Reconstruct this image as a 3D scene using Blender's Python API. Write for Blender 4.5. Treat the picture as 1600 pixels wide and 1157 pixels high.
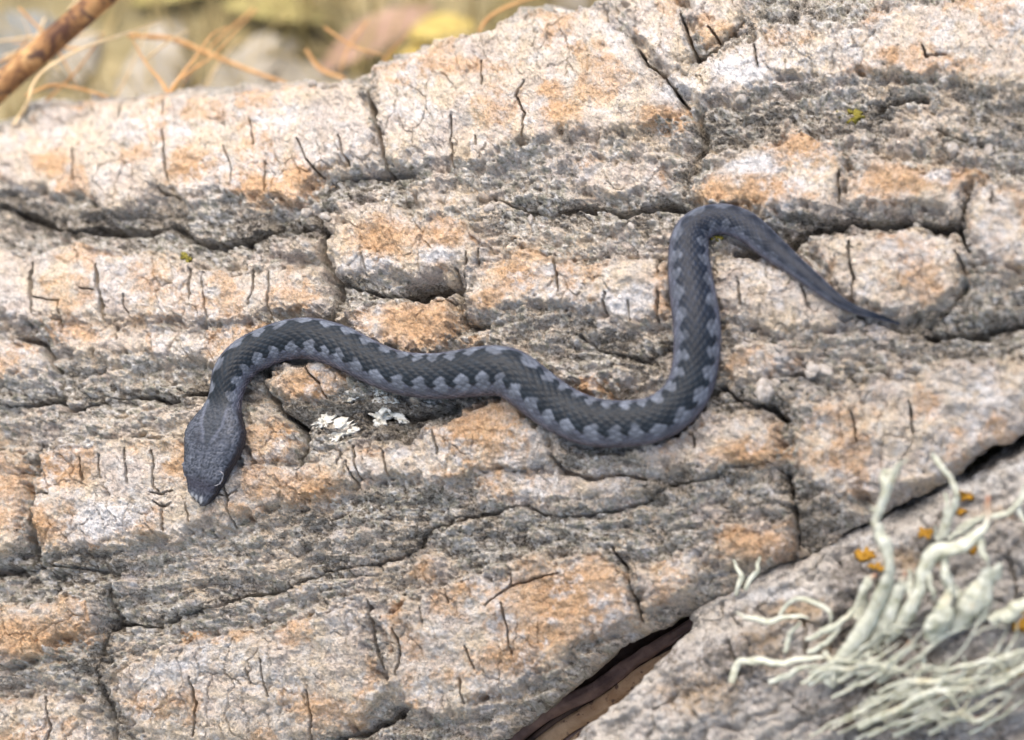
import bpy, math, random
import numpy as np
from mathutils import Vector, Matrix

# ------------------------------------------------------------------ scene, camera, sky, sun
scene = bpy.context.scene
for o in list(bpy.data.objects): bpy.data.objects.remove(o)
COL = scene.collection
W, HGT = 1600.0, 1157.0
FPX = 85.0 / 36.0 * W                 # focal length in picture units; one unit = UNIT metres on the snake
UNIT = 0.755 / FPX
ELEV = math.radians(52)
fwd = np.array([0, math.cos(ELEV), -math.sin(ELEV)])
rgt = np.array([1.0, 0, 0])
upv = np.array([0, math.sin(ELEV), math.cos(ELEV)])
CAM = -fwd * FPX

cam_d = bpy.data.cameras.new('camera'); cam = bpy.data.objects.new('camera', cam_d); COL.objects.link(cam)
cam_d.sensor_width = 36; cam_d.lens = 85; cam_d.clip_start = 0.02; cam_d.clip_end = 500
cam.location = Vector(CAM * UNIT)
cam.rotation_euler = (math.pi / 2 - ELEV, 0, 0)
cam_d.dof.use_dof = True
cam_d.dof.aperture_fstop = 5.6
FOCUS_PX = (300, 700)
scene.camera = cam

SUN_EL, SUN_AZ = math.radians(72), math.radians(-50)    # azimuth from +y (beyond the log), clockwise positive
world = bpy.data.worlds.new('World'); scene.world = world; world.use_nodes = True
wn = world.node_tree
sky = wn.nodes.new('ShaderNodeTexSky'); sky.sky_type = 'NISHITA'; sky.sun_disc = False
sky.sun_elevation = SUN_EL; sky.sun_rotation = SUN_AZ
sky.air_density = 1.0; sky.dust_density = 4.0; sky.ozone_density = 1.0
bg = wn.nodes['Background']; bg.inputs['Strength'].default_value = 0.15
wn.links.new(sky.outputs[0], bg.inputs['Color'])
sun_d = bpy.data.lights.new('sun', 'SUN'); sun_d.energy = 1.1; sun_d.angle = math.radians(70); sun_d.color = (1.0, 0.92, 0.81)
sun = bpy.data.objects.new('sun', sun_d); COL.objects.link(sun)
sdir = Vector((math.sin(SUN_AZ) * math.cos(SUN_EL), math.cos(SUN_AZ) * math.cos(SUN_EL), math.sin(SUN_EL)))
sun.rotation_euler = sdir.to_track_quat('Z', 'Y').to_euler()
sun.location = sdir * 3
scene.view_settings.view_transform = 'Standard'; scene.view_settings.look = 'None'
scene.view_settings.gamma = 1.0; scene.view_settings.use_curve_mapping = False
scene.view_settings.exposure = 1.4

# ------------------------------------------------------------------ noise
rng = np.random.default_rng(7)
TAB = rng.random((24, 256, 256)).astype(np.float32)
def vnoise(x, y, seed=0):
    xi = np.floor(x).astype(np.int32); yi = np.floor(y).astype(np.int32)
    fx = (x - xi).astype(np.float32); fy = (y - yi).astype(np.float32)
    fx = fx * fx * fx * (fx * (fx * 6 - 15) + 10); fy = fy * fy * fy * (fy * (fy * 6 - 15) + 10)
    t = TAB[seed % 24]; x0 = xi & 255; x1 = (xi + 1) & 255; y0 = yi & 255; y1 = (yi + 1) & 255
    a = t[x0, y0]; b = t[x1, y0]; c = t[x0, y1]; d = t[x1, y1]
    return (a + (b - a) * fx) * (1 - fy) + (c + (d - c) * fx) * fy
def fbm(x, y, scale, octs=4, seed=0, gain=0.5):
    s = 0; amp = 1; tot = 0; ca, sa = 0.8, 0.6
    px, py = x / scale, y / scale
    for k in range(octs):
        s = s + amp * (vnoise(px + 17.3 * k, py - 9.1 * k, seed + k) * 2 - 1); tot += amp; amp *= gain
        px, py = (px * ca - py * sa) * 2.03, (px * sa + py * ca) * 2.03
    return s / tot * 1.6
def worley(x, y, scale, seed=0, jit=0.9):
    px, py = x / scale, y / scale
    xi = np.floor(px).astype(np.int32); yi = np.floor(py).astype(np.int32)
    f1 = np.full(px.shape, 9.0, np.float32); f2 = f1.copy(); cid = np.zeros(px.shape, np.float32)
    ta, tb, tc = TAB[seed % 24], TAB[(seed + 5) % 24], TAB[(seed + 11) % 24]
    for dx in (-1, 0, 1):
        for dy in (-1, 0, 1):
            cx, cy = (xi + dx) & 255, (yi + dy) & 255
            qx = xi + dx + 0.5 + (ta[cx, cy] - 0.5) * jit - px; qy = yi + dy + 0.5 + (tb[cx, cy] - 0.5) * jit - py
            d = np.sqrt(qx * qx + qy * qy)
            m = d < f1
            f2 = np.where(m, f1, np.minimum(f2, d)); cid = np.where(m, tc[cx, cy], cid); f1 = np.where(m, d, f1)
    return f1, f2, cid
def sstep(a, b, x):
    t = np.clip((x - a) / (b - a), 0, 1); return t * t * (3 - 2 * t)

# ------------------------------------------------------------------ the tilted, rounded face of the log
TILT = math.radians(65)
n = np.array([-0.30, -math.cos(TILT), math.sin(TILT)]); n /= np.linalg.norm(n)
ea = rgt - rgt.dot(n) * n; ea /= np.linalg.norm(ea)
eb = np.cross(n, ea)
AX = math.radians(9); RAD = 1150.0
def curve(a, b, v0=0.0, rad=RAD, ax=AX):
    v = -a * math.sin(ax) + b * math.cos(ax) - v0
    return -v * v / (2 * rad)
def at(px, py, h=0.0, cv=curve):
    """the place in the world, at height h above the rounded face, that is seen at picture point (px, py)"""
    px, py, h = np.broadcast_arrays(np.asarray(px, float), np.asarray(py, float), np.asarray(h, float))
    D = fwd * FPX + rgt * (px - W / 2)[..., None] + upv * (HGT / 2 - py)[..., None]
    dn = D @ n; cn = CAM.dot(n)
    t = (h - cn) / dn
    for _ in range(8):
        P = CAM + D * t[..., None]
        t = (cv(P @ ea, P @ eb) + h - cn) / dn
    return CAM + D * t[..., None]
def at_z(px, py, z):
    """picture point -> world point at world height z (units)"""
    D = fwd * FPX + rgt * (px - W / 2) + upv * (HGT / 2 - py)
    return CAM + D * ((z - CAM[2]) / D[2])
cam_d.dof.focus_distance = float((at(*FOCUS_PX, 15) - CAM) @ fwd) * UNIT

# ------------------------------------------------------------------ object helpers
def link(name, me, mat=None, parent=None):
    o = bpy.data.objects.new(name, me); COL.objects.link(o)
    if mat is not None: me.materials.append(mat)
    if parent is not None: o.parent = parent; o.matrix_parent_inverse = parent.matrix_world.inverted()
    return o
def empty(name, loc):
    o = bpy.data.objects.new(name, None); o.empty_display_size = 0.01; COL.objects.link(o)
    o.location = Vector(loc); o.matrix_world = Matrix.Translation(Vector(loc)); return o
def tag(o, label=None, cat=None, group=None, kind=None):
    if label: o['label'] = label
    if cat: o['category'] = cat
    if group: o['group'] = group
    if kind: o['kind'] = kind
    return o
def mesh_np(name, V, F, attrs=None, normals=None, smooth=True):
    """V (n,3) in metres, F (m,4 or 3)"""
    me = bpy.data.meshes.new(name); k = F.shape[1]
    me.vertices.add(len(V)); me.vertices.foreach_set('co', V.astype(np.float32).ravel())
    me.loops.add(F.size); me.loops.foreach_set('vertex_index', F.astype(np.int32).ravel())
    me.polygons.add(len(F)); me.polygons.foreach_set('loop_start', np.arange(0, F.size, k, dtype=np.int32))
    me.polygons.foreach_set('loop_total', np.full(len(F), k, np.int32))
    me.polygons.foreach_set('use_smooth', np.full(len(F), smooth, bool))
    me.update(calc_edges=True)
    for nm, (ty, arr) in (attrs or {}).items():
        at_ = me.attributes.new(nm, ty, 'POINT')
        at_.data.foreach_set({'FLOAT': 'value', 'FLOAT_VECTOR': 'vector', 'FLOAT_COLOR': 'color'}[ty], np.ascontiguousarray(arr, np.float32).ravel())
    if normals is not None: me.normals_split_custom_set_from_vertices(normals.astype(np.float32))
    return me
def py_mesh(name, V, F, smooth=True):
    me = bpy.data.meshes.new(name); me.from_pydata([tuple(map(float, v)) for v in V], [], F); me.update()
    me.polygons.foreach_set('use_smooth', [smooth] * len(me.polygons)); return me
def own_origin(o):
    """put the object's origin at the lowest middle of its mesh"""
    me = o.data; co = np.empty(len(me.vertices) * 3, np.float32); me.vertices.foreach_get('co', co); co = co.reshape(-1, 3)
    c = np.array([(co[:, 0].min() + co[:, 0].max()) / 2, (co[:, 1].min() + co[:, 1].max()) / 2, co[:, 2].min()])
    me.vertices.foreach_set('co', (co - c).ravel()); me.update(); o.location = Vector(c); return o

# ------------------------------------------------------------------ material helpers
class NT:
    def __init__(s, name):
        s.m = bpy.data.materials.new(name); s.m.use_nodes = True; s.t = s.m.node_tree; s.b = s.t.nodes['Principled BSDF']
    def n(s, ty, **kw):
        d = s.t.nodes.new(ty)
        for k, v in kw.items(): setattr(d, k, v)
        return d
    def put(s, sock, v):
        if isinstance(v, bpy.types.NodeSocket): s.t.links.new(v, sock)
        elif isinstance(v, (tuple, list)) and len(v) == 3 and sock.type == 'RGBA': sock.default_value = (*v, 1)
        else: sock.default_value = v
    def attr(s, name, out='Fac'):
        d = s.n('ShaderNodeAttribute'); d.attribute_name = name; return d.outputs[out]
    def noise(s, vec, scale, detail=4, rough=0.55, dist=0.0, out='Fac'):
        d = s.n('ShaderNodeTexNoise'); s.put(d.inputs['Vector'], vec); d.inputs['Scale'].default_value = scale
        d.inputs['Detail'].default_value = detail; d.inputs['Roughness'].default_value = rough; d.inputs['Distortion'].default_value = dist
        return d.outputs[out]
    def voro(s, vec, scale, feature='F1', out='Distance'):
        d = s.n('ShaderNodeTexVoronoi'); d.feature = feature; s.put(d.inputs['Vector'], vec); d.inputs['Scale'].default_value = scale
        return d.outputs[out]
    def ramp(s, fac, stops, interp='LINEAR'):
        d = s.n('ShaderNodeValToRGB'); s.put(d.inputs[0], fac); e = d.color_ramp.elements; d.color_ramp.interpolation = interp
        while len(e) < len(stops): e.new(0.5)
        for i, (p, c) in enumerate(stops):
            e[i].position = p; e[i].color = (*c, 1) if isinstance(c, (tuple, list)) else (c, c, c, 1)
        return d.outputs[0]
    def math(s, op, a, b=0.0, c=0.0, clamp=False):
        d = s.n('ShaderNodeMath', operation=op, use_clamp=clamp)
        for i, v in enumerate((a, b, c)): s.put(d.inputs[i], v)
        return d.outputs[0]
    def mix(s, fac, a, b, mode='MIX'):
        d = s.n('ShaderNodeMix', data_type='RGBA', blend_type=mode)
        s.put(d.inputs[0], fac); s.put(d.inputs[6], a); s.put(d.inputs[7], b); return d.outputs[2]
    def bump(s, h, dist, strength=1.0, prev=None):
        d = s.n('ShaderNodeBump'); s.put(d.inputs['Height'], h); d.inputs['Distance'].default_value = dist; d.inputs['Strength'].default_value = strength
        if prev is not None: s.put(d.inputs['Normal'], prev)
        return d.outputs[0]
    def done(s, color, rough=0.8, normal=None, spec=0.3):
        s.put(s.b.inputs['Base Color'], color); s.put(s.b.inputs['Roughness'], rough); s.b.inputs['Specular IOR Level'].default_value = spec
        if normal is not None: s.put(s.b.inputs['Normal'], normal)
        return s.m
def obj_mat(name, c1, c2, scale, rough=0.8, spec=0.3, bumpd=0.0003, c3=None, stops=(0.35, 0.65), sub=0.0):
    t = NT(name); v = t.n('ShaderNodeTexCoord').outputs['Object']
    f = t.noise(v, scale, 5, 0.6, 0.3)
    col = t.ramp(f, [(stops[0], c1), (stops[1], c2)])
    if c3: col = t.mix(t.ramp(t.noise(v, scale * 2.7, 3), [(0.58, 0.0), (0.68, 1.0)]), col, c3)
    return t.done(col, rough, t.bump(t.noise(v, scale * 4, 4), bumpd), spec)

def bark_material(name, cream, pink, orange, white, film):
    t = NT(name); v = t.attr('flat', 'Vector')
    o, w, g = t.attr('orange'), t.attr('white'), t.attr('film')
    nb = t.noise(v, 1.7, 5, 0.6, 0.6); nm = t.noise(v, 7, 5, 0.62, 0.4); nf = t.noise(v, 26, 4, 0.6); ns = t.noise(v, 60, 2, 0.6)
    col = t.mix(t.ramp(nb, [(0.38, 0.0), (0.62, 1.0)]), cream, pink)
    col = t.mix(t.ramp(t.noise(v, 3.6, 5, 0.65, 0.8), [(0.48, 0.0), (0.66, 0.8)]), col, (0.72, 0.68, 0.61))
    # orange inner bark shows where the outer film has flaked away
    of = t.math('ADD', o, t.math('MULTIPLY', t.math('SUBTRACT', t.noise(v, 5, 6, 0.7, 0.6), 0.5), 1.7))
    of = t.ramp(of, [(0.16, 0.0), (0.42, 0.6), (0.78, 1.0)])
    oc = t.mix(t.ramp(nm, [(0.3, 0.0), (0.7, 1.0)]), orange, tuple(min(1, c * k) for c, k in zip(orange, (1.3, 1.5, 1.75))))
    col = t.mix(t.math('MULTIPLY', of, 0.85), col, oc)
    wf = t.ramp(t.math('ADD', w, t.math('MULTIPLY', t.math('SUBTRACT', nm, 0.5), 1.6)), [(0.35, 0.0), (0.75, 1.0)])
    col = t.mix(t.math('MULTIPLY', wf, 0.8), col, white)
    # grey weathered film and crust of tiny lichens
    nl = t.noise(v, 12, 7, 0.76, 0.7)
    nl = t.math('SUBTRACT', nl, t.math('MULTIPLY', t.math('SUBTRACT', t.math('MINIMUM', g, 0.95), 0.66), 0.13))
    fc = t.ramp(nl, film)
    fc = t.mix(t.ramp(t.noise(v, 4.0, 3), [(0.5, 0.0), (0.7, 0.2)]), fc, (0.24, 0.22, 0.14))
    gf = t.math('ADD', g, t.math('MULTIPLY', t.math('SUBTRACT', t.noise(v, 8.5, 8, 0.78, 0.6), 0.5), 2.7))
    gf = t.ramp(gf, [(0.45, 0.0), (0.60, 1.0)])
    col = t.mix(gf, col, fc)
    fk = t.math('ADD', t.noise(v, 12, 7, 0.78, 0.5), t.math('MULTIPLY', t.math('SUBTRACT', t.noise(v, 2.3, 3), 0.5), 0.45))
    col = t.mix(t.ramp(fk, [(0.62, 0.0), (0.68, 0.6)]), col, (0.055, 0.05, 0.042))
    cr = t.ramp(t.attr('crumb'), [(0.22, 0.0), (0.42, 0.9)])
    col = t.mix(cr, col, t.ramp(t.noise(v, 9, 3), [(0.35, (0.36, 0.345, 0.26)), (0.5, (0.60, 0.55, 0.46)), (0.65, (0.78, 0.75, 0.69))]))
    # soot spots, brown grain and pale specks
    col = t.mix(t.ramp(t.noise(v, 34, 4, 0.7), [(0.60, 0.0), (0.70, 0.75)]), col, (0.10, 0.085, 0.07))
    col = t.mix(t.ramp(nf, [(0.60, 0.0), (0.74, 0.6)]), col, (0.74, 0.70, 0.63))
    col = t.mix(t.ramp(t.noise(v, 2.8, 3), [(0.4, 0.15), (0.6, 1.0)]), col, t.ramp(t.noise(v, 18, 6, 0.75), [(0.36, 0.60), (0.50, 1.0)]), 'MULTIPLY')
    wv = t.n('ShaderNodeVectorMath', operation='ADD'); t.put(wv.inputs[0], v)
    wsc = t.n('ShaderNodeVectorMath', operation='SCALE'); t.put(wsc.inputs[0], t.noise(v, 14, 3, out='Color')); wsc.inputs['Scale'].default_value = 0.07; t.put(wv.inputs[1], wsc.outputs[0])
    c1 = t.voro(wv.outputs[0], 17, out='Color'); c2 = t.voro(wv.outputs[0], 38, out='Color')
    col = t.mix(0.8, col, t.ramp(c1, [(0.0, 0.72), (0.45, 1.0), (1.0, 1.12)]), 'MULTIPLY')
    col = t.mix(0.8, col, t.ramp(c2, [(0.0, 0.68), (0.45, 1.0), (1.0, 1.15)]), 'MULTIPLY')
    bm = t.bump(t.voro(wv.outputs[0], 24), 0.0007, 0.8)
    bm = t.bump(t.noise(v, 16, 8, 0.76, 0.4), 0.0018, 1.0, bm)
    return t.done(col, 0.9, bm, 0.18)
FILM = [(0.27, (0.03, 0.027, 0.024)), (0.37, (0.105, 0.09, 0.072)), (0.45, (0.275, 0.238, 0.185)), (0.53, (0.49, 0.435, 0.355)), (0.63, (0.73, 0.69, 0.61))]
M_BARK = bark_material('weathered_bark', (0.73, 0.605, 0.44), (0.65, 0.555, 0.465), (0.58, 0.325, 0.15), (0.82, 0.80, 0.77), FILM)
M_BARK2 = bark_material('grey_bark', (0.68, 0.62, 0.53), (0.58, 0.53, 0.47), (0.45, 0.29, 0.15), (0.78, 0.77, 0.74),
                        [(0.30, (0.05, 0.043, 0.038)), (0.43, (0.19, 0.165, 0.135)), (0.55, (0.42, 0.37, 0.32)), (0.70, (0.66, 0.64, 0.62))])

# ------------------------------------------------------------------ what the bark of the log looks like (picture units)
TOP_EDGE = [(-900, 300), (-300, 225), (0, 190), (30, 166), (150, 158), (250, 152), (340, 142), (390, 140), (480, 136), (560, 128), (582, 104), (640, 84), (672, 72), (740, 60),
            (772, 44), (804, 16), (850, 18), (900, 22), (940, 0), (1000, -25), (1200, -60), (1600, -130), (2500, -280)]
BOT_EDGE = [(-900, 1700), (0, 1420), (300, 1320), (600, 1240), (780, 1150), (866, 1084), (930, 1030), (1000, 985), (1070, 945), (1150, 910), (1200, 885), (1300, 836), (1370, 794), (1440, 757), (1500, 718),
            (1560, 687), (1600, 663), (2500, 170)]
# plates: (height, outline)
PLATES = [
 (4, [(-420, 240), (0, 200), (60, 160), (240, 140), (400, 132), (566, 118), (584, 165), (600, 262), (540, 265), (500, 276), (472, 320), (440, 316), (384, 312), (340, 302), (296, 312), (250, 294), (200, 325), (160, 332), (112, 296), (72, 304), (0, 286), (-420, 330)]),
 (8, [(588, 160), (578, 100), (640, 70), (780, 30), (860, 8), (950, 0), (1000, 70), (1010, 98), (1036, 118), (1076, 170), (1020, 208), (932, 216), (884, 208), (808, 228), (756, 260), (708, 262), (640, 250), (606, 262)]),
 (5, [(960, -20), (1060, -50), (1070, 30), (1088, 90), (1040, 112), (1012, 96), (1000, 66)]),
 (5, [(1074, -50), (1200, -70), (1160, 36), (1120, 76), (1092, 88), (1074, 28)]),
 (6, [(1042, 116), (1120, 88), (1180, 48), (1320, 38), (1400, 10), (1600, -30), (1900, -80), (1900, 150), (1600, 142), (1500, 126), (1400, 116), (1300, 126), (1200, 124), (1150, 150), (1082, 166)]),
 (7, [(1072, 308), (1100, 258), (1152, 236), (1252, 208), (1312, 230), (1322, 260), (1306, 312), (1240, 332), (1208, 336), (1184, 320), (1092, 322)]),
 (5, [(1314, 272), (1384, 238), (1432, 258), (1520, 262), (1540, 292), (1506, 302), (1496, 340), (1450, 328), (1380, 324), (1311, 318)]),
 (4, [(1518, 300), (1560, 282), (1600, 300), (1900, 300), (1900, 430), (1600, 440), (1540, 408), (1502, 350)]),
 (4, [(1262, 378), (1318, 362), (1400, 358), (1490, 358), (1510, 392), (1506, 436), (1445, 480), (1412, 498), (1336, 478), (1300, 440)]),
 (-2, [(1108, 396), (1180, 392), (1258, 400), (1300, 448), (1328, 482), (1300, 510), (1220, 520), (1150, 500), (1112, 470)]),
 (3, [(1288, 622), (1370, 588), (1500, 576), (1600, 556), (1900, 500), (1900, 640), (1600, 686), (1520, 724), (1420, 770), (1370, 790), (1300, 780), (1244, 740), (1250, 660)]),
 (5, [(1000, 698), (1080, 662), (1160, 640), (1225, 648), (1230, 690), (1216, 734), (1150, 730), (1060, 742), (1006, 728)]),
 (5, [(-420, 380), (0, 388), (47, 400), (80, 389), (123, 374), (156, 393), (261, 396), (290, 412), (340, 418), (400, 412), (487, 412), (514, 440), (514, 469), (497, 494), (428, 497), (363, 508), (290, 508), (196, 498), (91, 502), (0, 500), (-420, 500)]),
 (-4, [(60, 508), (200, 504), (300, 514), (420, 502), (440, 512), (380, 540), (340, 575), (280, 566), (200, 548), (110, 556)]),
 (-2, [(422, 382), (450, 372), (494, 370), (492, 398), (440, 404)]),
 (1, [(-420, 530), (0, 528), (54, 530), (70, 556), (76, 572), (0, 598), (-420, 610)]),
 (7, [(502, 400), (528, 352), (534, 316), (574, 309), (632, 325), (668, 343), (683, 332), (734, 347), (750, 378), (740, 418), (708, 434), (650, 434), (596, 427), (552, 441), (516, 427)]),
 (6, [(525, 494), (567, 483), (614, 470), (683, 462), (706, 456), (714, 490), (705, 519), (687, 541), (636, 550), (600, 539), (571, 528), (534, 503)]),
 (-4, [(716, 520), (760, 498), (770, 512), (730, 542), (700, 548)]),
 (5, [(716, 452), (748, 412), (788, 398), (806, 383), (842, 390), (915, 401), (980, 398), (1050, 400), (1056, 500), (987, 507), (929, 485), (890, 489), (842, 481), (795, 485), (738, 490)]),
 (6, [(413, 587), (434, 571), (476, 560), (500, 556), (540, 576), (557, 600), (535, 615), (510, 629), (474, 634), (438, 623), (417, 609)]),
 (1, [(384, 640), (430, 655), (450, 672), (462, 690), (456, 720), (390, 730), (370, 690)]),
 (4, [(56, 705), (130, 690), (220, 684), (300, 690), (370, 720), (462, 724), (540, 696), (640, 690), (690, 655), (760, 622), (800, 612), (836, 650), (870, 695), (890, 712), (820, 738), (740, 734), (690, 764), (624, 742), (560, 755), (424, 795), (368, 818), (304, 834), (224, 854), (140, 857), (60, 864), (46, 790)]),
 (2, [(-420, 690), (0, 700), (46, 706), (40, 790), (34, 850), (0, 870), (-420, 880)]),
 (5, [(-420, 950), (0, 946), (52, 938), (112, 926), (154, 936), (156, 964), (138, 990), (92, 1002), (64, 1034), (0, 1036), (-420, 1050)]),
 (5, [(176, 1090), (188, 1040), (250, 1008), (330, 984), (420, 976), (500, 956), (562, 936), (576, 984), (598, 1050), (610, 1090), (560, 1140), (400, 1180), (230, 1170)]),
 (7, [(580, 960), (640, 936), (700, 910), (760, 900), (830, 878), (940, 858), (976, 890), (992, 940), (998, 972), (950, 984), (900, 1006), (866, 1046), (800, 1078), (700, 1130), (620, 1110), (606, 1046)]),
 (4, [(636, 874), (676, 866), (694, 892), (684, 920), (650, 912)]),
 (4, [(984, 876), (1040, 868), (1084, 852), (1110, 890), (1070, 922), (1006, 968), (1000, 930)]),
 (6, [(1112, 842), (1180, 820), (1234, 802), (1236, 858), (1180, 882), (1120, 892)]),
 (5, [(898, 600), (926, 592), (954, 604), (950, 620), (912, 620)]),
 (3, [(-420, 1110), (-60, 1090), (60, 1080), (150, 1100), (170, 1180), (100, 1260), (-420, 1340)]),
 (3, [(190, 1200), (330, 1196), (480, 1176), (470, 1230), (330, 1290), (200, 1300)]),
 (-6, [(1110, 545), (1180, 530), (1250, 540), (1262, 570), (1190, 590), (1130, 596)]),
 (-8, [(640, 280), (720, 285), (760, 300), (740, 326), (690, 330), (650, 318)]),
 (-8, [(880, 250), (960, 235), (1040, 250), (1050, 290), (960, 304), (890, 296)]),
 (-9, [(730, 720), (900, 726), (1000, 744), (960, 776), (850, 784), (760, 780)]),
 (-9, [(1380, 190), (1440, 165), (1500, 160), (1510, 200), (1430, 220)]),
]
# furrows: (depth, half width, line)
FURROWS = [
 (34, 9, [(-420, 350), (0, 322), (40, 334), (80, 356), (192, 358), (256, 346), (284, 366), (320, 377), (384, 366), (440, 352), (490, 345), (505, 300), (530, 275), (600, 264), (640, 262)]),
 (26, 7, [(760, 300), (804, 322), (848, 332), (900, 316), (980, 325), (1036, 316), (1080, 330)]),
 (36, 7, [(501, 350), (495, 398), (512, 426), (518, 470), (508, 498)]),
 (40, 8, [(532, 440), (560, 452), (618, 461), (661, 454), (704, 447)]),
 (36, 4, [(709, 421), (712, 476), (719, 497), (755, 502)]),
 (24, 5, [(1376, 162), (1404, 154), (1445, 148)]), (24, 7, [(1462, 195), (1480, 206), (1500, 215)]),
 (40, 8, [(1143, 392), (1200, 392), (1236, 372), (1262, 358), (1318, 344), (1372, 343), (1427, 342), (1494, 350)]),
 (32, 6, [(1445, 522), (1528, 517), (1600, 498), (1900, 470)]),
 (30, 5, [(1220, 584), (1262, 582)]), (34, 7, [(1124, 600), (1150, 620), (1205, 632), (1225, 650)]),
 (26, 4, [(-420, 640), (0, 630), (80, 621), (98, 638), (156, 622), (225, 611), (254, 622), (290, 614), (330, 609)]),
 (24, 4, [(0, 531), (40, 526), (58, 532), (70, 556), (80, 572)]),
 (17, 3.2, [(172, 976), (240, 977), (256, 968), (288, 956), (340, 942), (372, 928), (440, 918), (500, 892), (560, 881), (600, 868), (644, 856), (656, 834), (672, 820), (720, 806), (760, 796), (816, 782), (840, 794), (864, 806), (912, 800), (960, 790), (1000, 776), (1040, 760), (1120, 740), (1144, 730), (1200, 724), (1228, 738)]),
 (34, 5, [(409, 575), (413, 612), (429, 634), (452, 655), (466, 668), (468, 693), (464, 722)]),
 (30, 4, [(174, 896), (160, 936), (168, 964), (152, 1008), (144, 1060), (160, 1110), (176, 1190)]),
 (34, 5, [(1228, 738), (1238, 790), (1239, 846), (1225, 880)]),
 (20, 7, [(560, 640), (640, 650), (700, 628)]),
 (34, 8, [(200, 1320), (180, 1190), (420, 1188), (600, 1130), (620, 1110)]),
 (24, 8, [(-200, 895), (0, 890), (60, 880), (100, 885), (150, 890)]),
 (22, 6, [(900, 520), (940, 545), (1000, 560), (1040, 540)]),
 (22, 9, [(1090, 180), (1100, 220), (1080, 260)]),
 (18, 5, [(1510, 440), (1480, 480), (1450, 505)]),
 (18, 5, [(860, 712), (880, 735), (930, 745), (1000, 742)]),
]
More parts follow.
